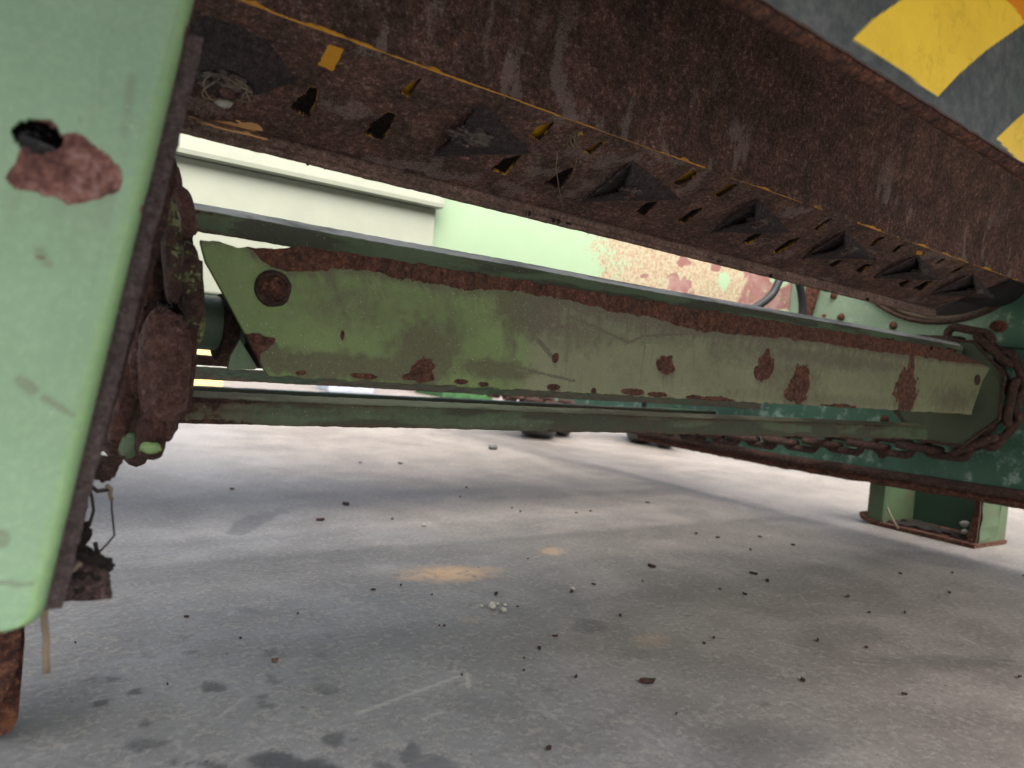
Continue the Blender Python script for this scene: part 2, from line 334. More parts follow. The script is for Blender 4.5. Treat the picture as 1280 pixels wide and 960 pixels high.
# ================================================================== FLOOR
def floor():
    fr = Frame((0, 0, 0), X1, Y1)
    xs = np.unique(np.concatenate([np.arange(-.15, 1.9, .0055), np.arange(1.9, 4.5, .03), np.arange(4.5, 12, .5), -np.arange(.15, 2, .1), [-60, -20, -8, -4, 20, 40, 120]]))
    ys = np.unique(np.concatenate([np.arange(.25, 1.9, .0055), np.arange(1.9, 5, .03), np.arange(5, 12, .5), [-60, -20, -8, -4, -2, -1, -.5, 0], [20, 40, 150]]))
    U, V = np.meshgrid(xs, ys, indexing='ij')
    wu = U+.02*(fbm(U*40, V*40, 5)-.5)+.01*(fbm(U*120, V*120, 8)-.5); wv = V+.02*(fbm(U*40, V*40, 6)-.5)+.01*(fbm(U*120, V*120, 9)-.5)
    wet = np.zeros(U.shape); orange = np.zeros(U.shape); brown = np.zeros(U.shape)
    def ell(A, cx, cy, rx, ry, s, soft=.16, src=None):
        c = onZ(cx, cy, 0)[:2]; a = (onZ(cx+rx, cy, 0)-onZ(cx-rx, cy, 0))[:2]/2; b2 = (onZ(cx, cy-ry, 0)-onZ(cx, cy+ry, 0))[:2]/2
        Mi = np.linalg.inv(np.array([a, b2]).T); q0 = Mi[0, 0]*(wu-c[0])+Mi[0, 1]*(wv-c[1]); q1 = Mi[1, 0]*(wu-c[0])+Mi[1, 1]*(wv-c[1])
        r = np.hypot(q0, q1); np.maximum(A, s*(1-sm(r, 1-soft, 1+soft)), out=A)
    for e in [(127, 877, 12, 5, 1), (173, 865, 10, 3.5, 1), (141, 850, 7, 3, .8), (118, 850, 7, 2.5, .6), (264, 859, 14, 6, .9), (180, 905, 11, 4.5, .8), (186, 930, 22, 8, .75),
              (242, 815, 9, 3.2, .55), (227, 795, 10, 3, .45), (335, 816, 10, 4, .6), (352, 822, 6, 2.5, .5), (340, 850, 9, 5.5, .6), (325, 873, 7, 4.5, .7), (330, 882, 10, 3, .7),
              (406, 862, 15, 7, .6), (312, 764, 12, 3.5, .4), (186, 820, 6, 2.5, .5), (345, 952, 34, 13, 1), (385, 962, 40, 14, 1), (420, 925, 12, 9, .8), (446, 927, 7, 3, .6), (512, 940, 8, 17, .7),
              (540, 955, 30, 14, .6), (222, 952, 8, 3, .9), (240, 955, 7, 2.5, .9), (268, 958, 18, 4, .9), (147, 924, 6, 2, .4), (402, 818, 10, 4, .4), (413, 795, 8, 4, .3), (478, 956, 12, 6, .7),
              (735, 783, 22, 9, .4), (790, 818, 22, 8, .25), (0, 0, 1, 1, 0)][:-1]: ell(wet, *e)
    for e in [(970, 925, 80, 22, .45), (930, 950, 60, 18, .4), (1190, 828, 95, 9, .40), (1050, 795, 60, 14, .28), (990, 765, 60, 10, .2), (430, 700, 30, 3, .25), (560, 880, 90, 14, .15), (1140, 690, 70, 8, .15)]: ell(wet, *e, soft=.6)
    st = fr.poly([(281, 668), (296, 652), (315, 643), (345, 637), (367, 638), (340, 648), (320, 660), (305, 669)])
    wet = np.maximum(wet, .5*(1-sm(sdpoly(wu, wv, st), -.004, .006)))
    for e in [(562, 717, 48, 9, 1.), (530, 722, 30, 4, .6), (690, 689, 14, 4.5, .7), (610, 712, 20, 4, .5), (815, 800, 20, 8, .3), (585, 775, 12, 3, .35)]: ell(orange, *e, soft=.6)
    # more scattered drips
    rs = np.random.RandomState(4)
    for i in range(70):
        cx = rs.uniform(0, 1.5); cy = rs.uniform(.5, 1.6); r = rs.uniform(.003, .009)
        np.maximum(wet, rs.uniform(.2, .5)*(1-sm(np.hypot(wu-cx, wv-cy), r*.6, r*1.3)), out=wet)
    # thin scratches
    scr = np.zeros(U.shape)
    for a, c in [((445, 892), (575, 845)), ((583, 842), (586, 858)), ((530, 898), (552, 890))]:
        L0 = np.array([fr.uv(*a), fr.uv(*c)]); scr = np.maximum(scr, .8*(1-sm(sdline(U, V, L0), .001, .0045)))
    for i in range(160):
        p = np.array([rs.uniform(.05, 2), rs.uniform(.4, 1.9)]); a = rs.uniform(0, 6.3); l = rs.uniform(.008, .06)
        q = p+l*np.array([math.cos(a), math.sin(a)]); j = (U > p[0]-.07) & (U < p[0]+.07) & (V > p[1]-.07) & (V < p[1]+.07)
        scr[j] = np.maximum(scr[j], rs.uniform(.15, .5)*(1-sm(sdline(U[j], V[j], np.array([p, q])), .0008, .004)))
    brown = sm((U-.35)+.55*(fbm(U*2.2, V*2.2, 31)-.5), 0., 1.0)
    P = np.stack([U, V, np.zeros(U.shape)], -1)
    b = NB('worn_concrete')
    n0 = b.noise(.9, 5, .6); n1 = b.noise(6., 7, .65); n2 = b.ss(b.noise(34., 7, .75, dist=.4), .3, .7); n3 = b.ss(b.noise(95., 9, .85), .3, .7); n4 = b.ss(b.noise(700., 3, .8), .3, .7)
    c = b.mix(b.ss(b.math('ADD', b.math('MULTIPLY', n1, .6), b.math('MULTIPLY', b.noise(2.2, 6, .7, dist=.8), .5)), .42, .66), (.215, .219, .230), (.148, .149, .155))
    c = b.mix(b.attr('brown'), c, b.mix(1., c, (1.06, .93, .80), 'MULTIPLY'))
    c = b.mix(b.math('MULTIPLY', b.ss(n2, .45, .75), .5), c, b.mix(1., c, (.68, .66, .63), 'MULTIPLY'))
    c = b.mix(b.math('MULTIPLY', b.ss(n3, .42, .78), .40), c, b.mix(1., c, (1.5, 1.48, 1.42), 'MULTIPLY'))
    c = b.mix(b.math('MULTIPLY', b.ss(n4, .45, .7), .34), c, b.mix(1., c, (.55, .54, .53), 'MULTIPLY'))
    vs = b.scalevec((3, 14, 1)); n5 = b.noise(4., 6, .7, vec=vs)
    c = b.mix(b.math('MULTIPLY', b.ss(n5, .52, .72), .30), c, (.10, .092, .085))
    pal = b.math('MULTIPLY', b.ss(b.math('ADD', b.math('MULTIPLY', n2, .5), b.math('MULTIPLY', n3, .55)), .56, .74), .30)
    c = b.mix(pal, c, (.40, .38, .35))
    c = b.mix(b.math('MULTIPLY', b.attr('scratch'), .55), c, (.45, .44, .41))
    c = b.mix(b.math('MULTIPLY', b.attr('orange'), b.ss(n2, .0, .45)), c, (.42, .29, .18))
    # small dark crumbs
    v = b.vor(46.); sc = b.N('ShaderNodeSeparateColor'); b.L(v.outputs['Color'], sc.inputs[0])
    dv = b.math('ADD', v.outputs['Distance'], b.math('MULTIPLY', n3, .12))
    cr = b.math('MULTIPLY', b.math('LESS_THAN', dv, .145), b.math('GREATER_THAN', sc.outputs[0], .86))
    c = b.mix(b.math('MULTIPLY', cr, .8), c, (.03, .02, .017))
    wt = b.math('MULTIPLY', b.attr('wet'), .95)
    c = b.mix(wt, c, b.mix(1., c, (.26, .27, .31), 'MULTIPLY'))
    rg = b.math('SUBTRACT', .72, b.math('ADD', b.math('MULTIPLY', wt, .12), b.math('MULTIPLY', b.ss(n1, .4, .7), .16)))
    h = b.math('ADD', b.math('MULTIPLY', n3, .4), b.math('ADD', b.math('MULTIPLY', n4, .25), b.math('MULTIPLY', n2, .5)))
    h = b.math('ADD', h, b.math('MULTIPLY', cr, .8))
    m = b.out(c, rg, b.bump(h, .0022, .7), spec=.5)
    o = grid('floor', P, m, attrs=dict(wet=wet, orange=orange, brown=brown, scratch=scr)); tag(o, kind='structure')
floor()

# ================================================================== CROSSBAR (tall green plate)
def crossbar():
    t = thing('crossbar', (.25, .94, .404), 'wide flat green plate bar with a rusty top edge and one big rusted bolt', 'steel bar')
    fr = Frame((0, .94, 0), X1, Z1)
    nu, nv = 1150, 100
    s = np.linspace(0, 1, nu)[:, None]; v = np.linspace(0, 1, nv)[None, :]
    zl = fr.poly([(252, 290), (258, 318), (318, 440), (335, 468)]); zr = fr.poly([(1170, 428), (1238, 460), (1228, 478), (1215, 517)])
    z = .403+v*(.5685-.403)
    uL = np.interp(z, zl[::-1, 1], zl[::-1, 0]); uR = np.interp(z, zr[::-1, 1], zr[::-1, 0])
    U = uL+s*(uR-uL); Vv = np.broadcast_to(z, U.shape).copy()
    # ragged lower edge, nibbled top edge
    Vv += (1-v)**8*.006*(fbm(U*60, U*0, 3)-.62); Vv += v**8*.007*(fbm(U*45, U*0+3, 7)-.6)
    Vv -= v**2*.013*(1-sm(U, fr.uv(300, 290)[0], fr.uv(400, 300)[0]))
    Vv += (fr.uv(1215, 517)[1]-fr.uv(335, 468)[1])*(1-v)*s
    band = fr.poly([(255, 300), (285, 304), (318, 317), (325, 326), (350, 335), (378, 340), (425, 337), (466, 341), (512, 351), (575, 361), (605, 364), (660, 366), (760, 387), (810, 397), (880, 414), (924, 418), (978, 423), (1031, 429), (1099, 440), (1160, 447), (1215, 454)])
    zb = np.interp(U, band[:, 0], band[:, 1])
    jag = .012*(fbm(U*38, Vv*38, 11)-.5)+.006*(fbm(U*150, Vv*150, 12)-.5)
    rust = sm(Vv-zb+jag, -.0025, .0025)
    def blob(A, px, py, rx, ry, k=1., rag=1., soft=.25):
        c = fr.uv(px, py); a = abs(fr.uv(px+rx, py)[0]-c[0]); b2 = abs(fr.uv(px, py+ry)[1]-c[1])
        q = np.hypot((U-c[0])/a, (Vv-c[1])/b2)+rag*(fbm(U*90, Vv*90, int(px) % 97)-.5)
        np.maximum(A, k*(1-sm(q, 1-soft, 1+soft)), out=A)
    for e in [(832, 457, 11, 12), (957, 458, 9, 20), (950, 466, 7, 10), (1000, 480, 11, 24), (990, 492, 9, 10), (1133, 488, 13, 26), (1139, 462, 4, 22), (428, 419, 3, 8), (692, 484, 8, 4), (528, 463, 15, 15), (512, 471, 9, 5),
              (575, 477, 9, 3), (604, 480, 7, 3), (880, 493, 0.1, 0.1), (792, 490, 14, 4), (822, 493, 14, 3), (868, 497, 12, 3), (742, 489, 3, 4), (375, 466, 8, 3), (455, 470, 14, 3.5), (694, 448, 4, 6), (1050, 508, 20, 3), (900, 500, 20, 4), (1180, 445, 20, 6)]: blob(rust, *e)
    tri = fr.poly([(308, 418), (341, 426), (326, 440), (322, 460), (312, 440)]); rust = np.maximum(rust, (1-sm(sdpoly(U, Vv, tri)+jag, -.002, .002)))
    dirt = np.zeros(U.shape)
    for e in [(400, 455, 70, 16, .85), (480, 462, 60, 14, .8), (530, 440, 38, 40, .7), (560, 430, 20, 40, .5), (660, 392, 34, 26, .85), (640, 400, 10, 60, .5), (720, 410, 60, 30, .45), (620, 462, 40, 12, .7), (655, 380, 22, 14, .9), (690, 400, 30, 10, .5),
              (440, 385, 70, 30, .35), (800, 410, 90, 20, .35), (560, 400, 60, 30, .25), (990, 470, 40, 40, .4), (1110, 470, 60, 30, .25), (920, 440, 40, 20, .4), (850, 470, 80, 20, .2), (1040, 450, 120, 12, .5), (1040, 500, 120, 10, .35), (1190, 500, 30, 18, .5)]: blob(dirt, *e[:4], k=e[4], soft=.8)
    for L0, wd, k in [([(655, 385), (662, 405), (672, 425), (690, 445)], .003, .9), ([(640, 457), (670, 465), (718, 476)], .0016, 1.), ([(712, 395), (750, 412), (786, 428), (805, 420), (880, 416)], .002, .8), ([(660, 395), (690, 412), (712, 405)], .0025, .8),
                      ([(785, 395), (784, 428)], .0014, .7), ([(712, 380), (708, 450)], .004, .45), ([(1024, 470), (1032, 448), (1030, 435)], .0014, .9), ([(640, 370), (648, 420)], .003, .5), ([(810, 400), (800, 480)], .0012, .4), ([(520, 390), (530, 440)], .004, .4)]:
        dirt = np.maximum(dirt, k*(1-sm(sdline(U, Vv, fr.poly(L0))+.003*(fbm(U*200, Vv*200, 2)-.5), wd*.2, wd*2.2))*.9)
    dirt = np.clip(dirt*1.05+.12*(fbm(U*12, Vv*12, 21)-.5)+.28*sm(Vv-zb+.02, 0, .03), 0, 1.2)
    run = np.zeros(U.shape); col_ = .72+.22*vnoise(U[:, 0]*260, U[:, 0]*0, 5)
    for j in range(nv-2, -1, -1): run[:, j] = np.maximum(rust[:, j+1], run[:, j+1]*col_)
    dirt = dirt+.55*run*(.35+fbm(U*200, Vv*6, 61))*(1-rust)
    tint = sm(U+.12*(fbm(U*9, Vv*9, 4)-.5), fr.uv(625, 420)[0]-.02, fr.uv(660, 420)[0]+.02)
    bend = .0020*(fbm(U*5, Vv*5, 77)-.5)
    P = fr.at(U, Vv, bend)
    o = grid('plate', P, M['arm'], t, dict(rust=rust, dirt=dirt, tint=tint), solid=.007)
    # big rusted bolt in its hole
    c = fr.uv(341, 361); c3 = fr.at(c[0], c[1])
    bt = tube('bolt', [c3+np.array([math.cos(a)*.0185, -.001, math.sin(a)*.0185]) for a in np.linspace(0, 2*math.pi, 22)[:-1]], .0042, M['rust'], t, 8, closed=True, jit=.25)
    lump('bolt_head', c3+np.array([0, -.001, 0]), (.0165, .006, .0165), M['rustred'], bt, 4, .55, 5, 2.4)
    c = fr.uv(1221, 475); c3 = fr.at(c[0], c[1])
    bt = tube('bolt', [c3+np.array([math.cos(a)*.011, -.001, math.sin(a)*.011]) for a in np.linspace(0, 2*math.pi, 18)[:-1]], .003, M['rust'], t, 8, closed=True, jit=.2)
    lump('bolt_head', c3, (.009, .004, .009), M['chain'], bt, 3, .3, 8, 2)
    # folded end tab behind the bottom left corner
    extr('end_tab', [onY(300, 425, .952), onY(322, 460, .952), onY(318, 462, .952), onY(285, 462, .952), onY(288, 445, .952)], (0, .006, 0), M['slat'], t)
    # two lugs tie the bar to the shaft behind it
    for x in (.30, 2.05): box('lug', (x, .9475, .45), (x+.03, 1.02, .50), M['rust'], t, .002)
crossbar()

# ================================================================== SHAFT + SPROCKETS
SC = dict(Y=1.055, z=.462)
XL, XR = .172, 2.25
def shaft():
    t = thing('drive_shaft', (.2, SC['Y'], SC['z']), 'grey green round shaft between the chains behind the flat bar', 'shaft')
    cyl('shaft_tube', (1.21, SC['Y'], SC['z']), X1, .036, 2.02, M['shaft'], t, 40, .003)
    cyl('collar', (.262, SC['Y'], SC['z']-.004), X1, .044, .020, M['rust'], t, 30, .003)
    oc_ = [np.array([XR-.036, SC['Y']+math.cos(math.pi/8+k*math.pi/4)*.156, SC['z']+math.sin(math.pi/8+k*math.pi/4)*.156]) for k in range(8)]
    op = extr('octagon_plate', oc_, (.006, 0, 0), M['olive'], t, .001, .004, 3, 5)
    tube('worn_edge', oc_, .0045, M['rust'], op, 8, closed=True, jit=.2, smooth=False)
    for x, nm in ((XL, 'sprocket'), (XR, 'sprocket')):
        for dx in (-.028, .012):
            pts = []
            for k in range(8):
                a = math.pi/8+k*math.pi/4
                for da, rr_ in ((-.24, .118), (-.08, .150), (.08, .150), (.24, .118)): pts.append(np.array([x+dx, SC['Y']+math.cos(a+da)*rr_, SC['z']+math.sin(a+da)*rr_]))
            extr(nm, pts, (.016, 0, 0), M['shaft'] if x > 1 else M['rust'], t, .002)
    lump('grease_lump', (.285, .975, .452), (.018, .02, .035), M['mud'], t, 3, .5, 3, 3)
shaft()

# ================================================================== CHAINS
def stadium(c, ax, side, L, W, n=26):
    """closed path of a chain link: long axis ax, width axis side"""
    ax = unit(ax); side = unit(side); P = []; h = (L-W)/2; r = W/2
    for k in range(n):
        a = 2*math.pi*k/n; x = math.cos(a)*r; y = math.sin(a)*r
        P.append(c+side*x+ax*(y+(h if y >= 0 else -h)))
    return P
def chain(x, label, big):
    t = thing('conveyor_chain', (x, SC['Y']-.15, SC['z']), label, 'chain', 'conveyor chains at the two ends of the slats')
    R = .150 if big else .160; pitch = .093 if big else .078; wr = .0135 if big else .0115
    # closed path: front half circle then two straight runs towards +Y
    def at(sv):
        half = math.pi*R
        if sv < 0: return np.array([x, SC['Y']-sv, SC['z']+R-(0 if big else float(np.interp(-sv, [0, .12, .5], [0, .03, .06])))]), np.array([0, 1., 0])*-1
        if sv <= half:
            a = math.pi/2+sv/R; return np.array([x, SC['Y']+math.cos(a)*R, SC['z']+math.sin(a)*R]), np.array([0, -math.sin(a), math.cos(a)])
        d = sv-half; sag = float(np.interp(d, [0, .2, .5, .95, 1.3, 1.8, 2.8], [0, -.02, -.05, -.078, -.07, -.05, -.03]))
        return np.array([x, SC['Y']+d, SC['z']-R+sag]), np.array([0, 1., 0])
    s0 = -2.7; i = 0
    while s0 < math.pi*R+2.7:
        c, d = at(s0); n = np.cross(d, X1); flat_ = i % 2 == 0
        on = 0 <= s0 <= math.pi*R+.05
        side = X1 if flat_ else unit(n)
        big_ = big and flat_
        L, W = (pitch*1.50, .052 if big else .042)
        if big and 0.02 < s0 < math.pi*R+.02: s0 += pitch; i += 1; continue      # built by hand below
        nm = stadium(c, d, side, L, W-wr*0, 24)
        o = tube('link', nm, wr*(1.12 if big_ else 1), M['chain'] if big else M['rust'], t, 12 if on else 8, closed=True, jit=.05 if on else 0, seed=i)
        s0 += pitch; i += 1
    return t
tl = chain(XL, 'heavily rusted thick link chain hanging beside the green post', True)
tr = chain(XR, 'rusty link chain over the octagonal sprocket beside the riveted green wall', False)
# caked connecting link in front of the left sprocket, with paint scabs
def fat_link(px0, py0, px1, py1, wpx, Y, mat, seed, thick=.8, amp=.10, lean=0., mtl=None):
    """one caked link whose outline runs between two measured points"""
    a, b = onY(px0, py0, Y), onY(px1, py1, Y); c = (a+b)/2; ax = unit(b-a); L = np.linalg.norm(b-a)/2; w = np.linalg.norm(onY(px0+wpx, py0, Y)-a)/2
    from mathutils import noise as mn
    bm = bmesh.new(); bmesh.ops.create_icosphere(bm, subdivisions=5, radius=1); side = unit(np.cross(ax, Y1)); dep = np.cross(side, ax)
    for v in bm.verts:
        x, y, z = v.co; q = lambda t, p: math.copysign(abs(t)**p, t)
        k = 1+amp*mn.noise(v.co*1.9+Vector((seed*3.1, 0, 0)))+amp*.6*mn.noise(v.co*5+Vector((0, seed, 0)))+amp*.25*mn.noise(v.co*13+Vector((0, seed, 4)))
        p = c+(side*q(x, .8)*w+dep*q(y, .8)*w*thick+ax*q(z, .75)*L)*k
        v.co = Vector(p)
    return fin('link', bm, mat, tl, smooth=True)
fat_link(209, 194, 212, 262, 26, .935, M['chaindark'], 1)
fat_link(224, 234, 238, 296, 26, .925, M['chainbig'], 2)
fat_link(213, 246, 217, 380, 25, .885, M['chainscab'], 3, 1.)
fat_link(236, 305, 246, 428, 27, .905, M['chainscab'], 4, 1.)
fat_link(188, 262, 184, 380, 24, .92, M['chaindark'], 12, 1.)
fat_link(208, 386, 203, 535, 62, .880, M['chainbig'], 5, .75, .13)
fat_link(238, 410, 222, 528, 26, .895, M['chaindark'], 6, 1.)
fat_link(180, 392, 172, 500, 30, .90, M['chainbig'], 7, 1.)
fat_link(163, 450, 155, 530, 30, .905, M['chaindark'], 8, 1.)
fat_link(193, 508, 186, 574, 36, .885, M['chaindark'], 9, 1.)
fat_link(212, 500, 205, 552, 24, .885, M['chainbig'], 10, 1.)
fat_link(152, 512, 146, 556, 28, .905, M['chaindark'], 13, 1.)
fat_link(163, 540, 160, 572, 24, .90, M['slat'], 11, 1.)
lump('paint_scab', onY(188, 560, .868), (.010, .004, .006), M['scab'], tl, 3, .4, 2)
rr = random.Random(8)
for i in range(7):
    p = np.array([rr.uniform(196, 228), rr.uniform(368, 382)]); tube('root_hair', [onY(p[0], p[1], .878), onY(p[0]+rr.uniform(-5, 5), p[1]+rr.uniform(3, 8), .872), onY(p[0]+rr.uniform(-8, 8), p[1]+rr.uniform(8, 14), .872)], .0006, M['twig'], tl, 5)

# ================================================================== SLATS
def slat(y, z0, z1, label, mat, matt, seed, w=.022, rise=.014, x0=.13, x1=2.33, tilt=0.):
    """slat: an upright web facing the viewer from z0 to z1, bent back at the top into a worn sloping strip, then a flange"""
    t = thing('conveyor_bar', (x0, y, z0), label, 'slat', 'slats carried across the machine by the chains')
    n = 900; nv = 40; U = np.linspace(x0, x1, n)[:, None]*np.ones((1, nv)); V = np.ones((n, 1))*np.linspace(0, 1, nv)[None, :]
    wob = .0030*(fbm(U*3, U*0, seed)-.5); rag = .0018*(fbm(U*90, V*5, seed+5)-.5)
    q = sm(V, 0, 1)*0+V
    yy = y+np.where(q < .55, 0, np.where(q < .85, (q-.55)/.3*w, w+(q-.85)/.15*.010)); zz = z0+np.where(q < .55, q/.55*(z1-z0), np.where(q < .85, (z1-z0)+(q-.55)/.3*rise, (z1-z0)+rise-(q-.85)/.15*.004))
    r = .40*(fbm(U*14, V*2, seed+1)-.5)+.22*(1-sm(np.abs(V-.0), 0, .15))+.18*(1-sm(np.abs(V-.52), 0, .10))-.10+.35*(1-sm(U, x0, x0+.25)); dr = sm(fbm(U*6, V*2, seed+2), .4, .65)
    P = np.stack([U, yy+rag, zz+wob+rag-tilt*(U-.2)], -1)
    grid('web', P[:, :24], mat, t, dict(rust=r[:, :24], dirt=dr[:, :24]*.7, tint=V[:, :24]*0), solid=.005)
    grid('top_strip', P[:, 23:], matt, t, dict(rust=r[:, 23:]-.05, dirt=dr[:, 23:]*.5, tint=V[:, 23:]*0), solid=.004)
    return t
slat(1.020, .574, .600, 'green slat with a lit, worn grey top strip just behind the top of the flat bar', M['slat'], M['slatwornlit'], 11, w=.020, rise=.012, tilt=.005, x1=2.26)
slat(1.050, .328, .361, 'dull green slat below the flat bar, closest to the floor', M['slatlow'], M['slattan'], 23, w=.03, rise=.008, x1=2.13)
slat(1.50, .360, .384, 'dark green slat with a thin lit edge close under the flat bar', M['slatdark'], M['slatwornlit'], 37, w=.012, rise=.002, x0=.05, x1=2.0)
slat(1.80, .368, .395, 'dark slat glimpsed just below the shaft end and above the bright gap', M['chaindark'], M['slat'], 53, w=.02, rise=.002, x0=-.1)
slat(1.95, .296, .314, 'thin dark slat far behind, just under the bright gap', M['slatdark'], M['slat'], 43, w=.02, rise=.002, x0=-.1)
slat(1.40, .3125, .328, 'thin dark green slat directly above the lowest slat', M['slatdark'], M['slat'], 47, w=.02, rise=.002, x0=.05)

# ================================================================== ROTOR (rusty beater body)
def rotor():
    rd = unit(ray(1907, 579))
    lipb = onY(600, 256, .95); lipt = onY(600, 238, .952); yel = onY(600, 109, .78)
    t = thing('rotor_beam', tuple(lipb), 'long dark rusty hollow beam with rows of slots, pointed wedges and traces of yellow paint', 'rusty beam')
    fb = Frame(lipt, rd, yel-lipt)                       # slotted band: b points to the yellow corner line
    W = fb.uv(600, 109)[1]
    u0 = fb.uv(210, 0)[0]-.35; u1 = fb.uv(1185, 380)[0]
    us = np.concatenate([np.arange(u0, .35, .0016), np.arange(.35, u1, .0020)]); vs = np.linspace(0, W, 110)
    U, V = np.meshgrid(us, vs, indexing='ij')
    slots = [[(388, 107), (398, 112), (396, 130), (385, 147), (362, 135), (372, 122), (380, 118)], [(485, 139), (495, 142), (489, 160), (478, 175), (455, 168), (464, 154), (475, 147)],
             [(529, 97), (520, 108), (512, 122), (499, 115), (512, 104)], [(652, 193), (643, 206), (632, 219), (613, 212), (630, 198)], [(693, 152), (686, 163), (673, 176), (661, 169), (672, 158)],
             [(758, 176), (748, 186), (738, 194), (729, 190), (745, 180)], [(718, 208), (712, 222), (699, 237), (680, 230), (698, 216)], [(876, 214), (862, 226), (848, 232), (841, 229), (862, 213)],
             [(824, 251), (812, 262), (805, 270), (794, 264), (808, 253)], [(881, 259), (870, 268), (855, 280), (847, 275), (864, 263)], [(922, 231), (908, 242), (897, 248), (893, 243), (912, 230)],
             [(956, 289), (945, 300), (935, 306), (927, 302), (942, 292)], [(1002, 296), (985, 310), (970, 318), (966, 314), (985, 300)], [(1108, 295), (1092, 307), (1086, 308), (1097, 297)],
             [(1132, 305), (1118, 316), (1113, 316), (1122, 307)], [(1041, 273), (1022, 288), (1016, 287), (1033, 275)], [(1183, 324), (1170, 332), (1167, 330), (1178, 323)], [(1208, 333), (1190, 343), (1187, 341), (1202, 333)],
             [(1054, 326), (1040, 335), (1035, 332), (1047, 325)], [(1090, 331), (1075, 341), (1067, 339), (1082, 330)], [(1141, 351), (1128, 359), (1120, 356), (1134, 350)], [(1167, 351), (1150, 363), (1140, 361), (1157, 352)]]
    cu = (U[:-1, :-1]+U[1:, 1:])/2; cv = (V[:-1, :-1]+V[1:, 1:])/2; keep = np.ones(cu.shape, bool); sdm = np.full(U.shape, 1e9)
    wed = [((601, 127), (664, 191), (541, 195), (574, 172)), ((791, 200), (851, 249), (730, 252), (780, 241)), ((947, 248), (989, 291), (889, 291), (943, 277)), ((1056, 289), (1096, 324), (1003, 323), (1056, 311)), ((1147, 319), (1175, 350), (1091, 347), (1151, 340)), ((1216, 342), (1244, 373), (1163, 368), (1220, 364))]
    for a, b2, c, ax in wed:
        p = fb.poly([a, b2, c]); p = p.mean(0)+(p-p.mean(0))*.93; lo = p.min(0); hi = p.max(0); j = (cu > lo[0]) & (cu < hi[0]) & (cv > lo[1]) & (cv < hi[1]); keep[j] &= sdpoly(cu[j], cv[j], p) > 0
    for sl_ in slots:
        p = fb.poly(sl_); lo = p.min(0)-.03; hi = p.max(0)+.03
        j = (cu > lo[0]) & (cu < hi[0]) & (cv > lo[1]) & (cv < hi[1]); keep[j] &= sdpoly(cu[j], cv[j], p) > 0
        j = (U > lo[0]) & (U < hi[0]) & (V > lo[1]) & (V < hi[1]); sdm[j] = np.minimum(sdm[j], sdpoly(U[j], V[j], p))
    rust = 1.0+0*U
    # yellow left along the corner line and in a few scabs
    yl = fb.poly([(300, -2), (340, 10), (385, 26), (420, 38), (470, 60), (520, 80), (560, 100), (600, 112), (700, 145)])
    def scab(poly, k=1., wob=.004):
        nonlocal rust
        p = fb.poly(poly); rust = rust-k*(1-sm(sdpoly(U, V, p)+wob*2*(fbm(U*160, V*160, 3)-.5), -.001, .001))
    scab([(411, 55), (430, 61), (416, 89), (398, 81)], 1.35, .001)
    scab([(238, 147), (262, 150), (300, 155), (345, 175), (342, 181), (310, 178), (285, 168), (250, 160)], 1.2); scab([(358, 179), (366, 180), (364, 187), (356, 186)], 1.2, .002); scab([(368, 181), (382, 183), (378, 188), (368, 188)], 1.2, .002)
    scab([(296, 151), (325, 155), (330, 164), (305, 160)], 1.1); scab([(723, 166), (727, 164), (729, 169), (721, 170)], 1.3, .001); scab([(1146, 313), (1153, 314), (1152, 319), (1145, 318)], 1.3, .001)
    rust = rust-.62*(1-sm(sdm, .0, .0020))
    rust -= .98*sm(V, W-.0012-.0012*fbm(U*45, U*0, 9)*(U < 0)-.001*fbm(U*80, U*0, 9), W-.0008)*sm(fbm(U*9, U*0, 19), .42, .55)
    hh = .0022*(fbm(U*18, V*18, 8)-.5)+.0012*(fbm(U*70, V*70, 18)-.5)
    for a, b2, c, ax in wed[1:]:
        A, B, C = fb.uv(*a), fb.uv(*b2), fb.uv(*c); e = C-A; nn_ = np.array([e[1], -e[0]])/np.linalg.norm(e); nn_ = nn_ if nn_@(B-A) < 0 else -nn_
        dl = (U-A[0])*nn_[0]+(V-A[1])*nn_[1]; al = ((U-A[0])*e[0]+(V-A[1])*e[1])/(e@e); hh = hh-.009*sm(dl, -.002, .0)*(1-sm(dl, .002, .035))*sm(al, -.1, .4)*(1-sm(al, .6, 1.1))
    o = grid('slotted_face', fb.at(U, V, hh*sm(V, 0, .01)*(1-sm(V, W-.01, W))), M['rotor'], t, dict(rust=rust, tint=(V < .04)*1., dirt=U*0, pale=.8*sm(fbm(U*30, V*40, 55)*.6+fbm(U*7, V*9, 56)*.5, .58, .75)), keep, solid=.005, rim=M['yellowrust'])
    # inner skin behind the slots: yellow under the upper row, dark below
    us2 = np.linspace(u0, u1, 500); vs2 = np.linspace(.004, W-.004, 60); U2, V2 = np.meshgrid(us2, vs2, indexing='ij')
    r2 = .12+.9*sm(W*.60-V2+.05*(fbm(U2*20, V2*20, 5)-.5), -.02, .02)
    grid('inner_skin', fb.at(U2, V2, -.012+0*U2-.02*sm(W*.5-V2, 0, .03)), M['yellowrust'], t, dict(rust=r2))
    # side face: from the corner line up, leaning a little towards the viewer
    fs = Frame(yel, rd, np.array([0, -.02, 1.]))
    H = .40; us3 = np.arange(u0, u1+.30, .0025); vs3 = np.concatenate([np.linspace(0, .02, 22), np.linspace(.022, H, 90)]); U3, V3 = np.meshgrid(us3, vs3, indexing='ij')
    yw = .004*sm(fbm(U3*30, U3*0, 6), .5, .8)+.0016*fbm(U3*140, U3*0, 7)+.004*(U3 < .0)*sm(fbm(U3*26, U3*0, 2), .45, .75)
    r3 = 1.1-.80*(1-sm(V3, .0002+yw, .0012+yw))*sm(fbm(U3*11, U3*0, 29)+.12*(U3 < 0), .40, .50)
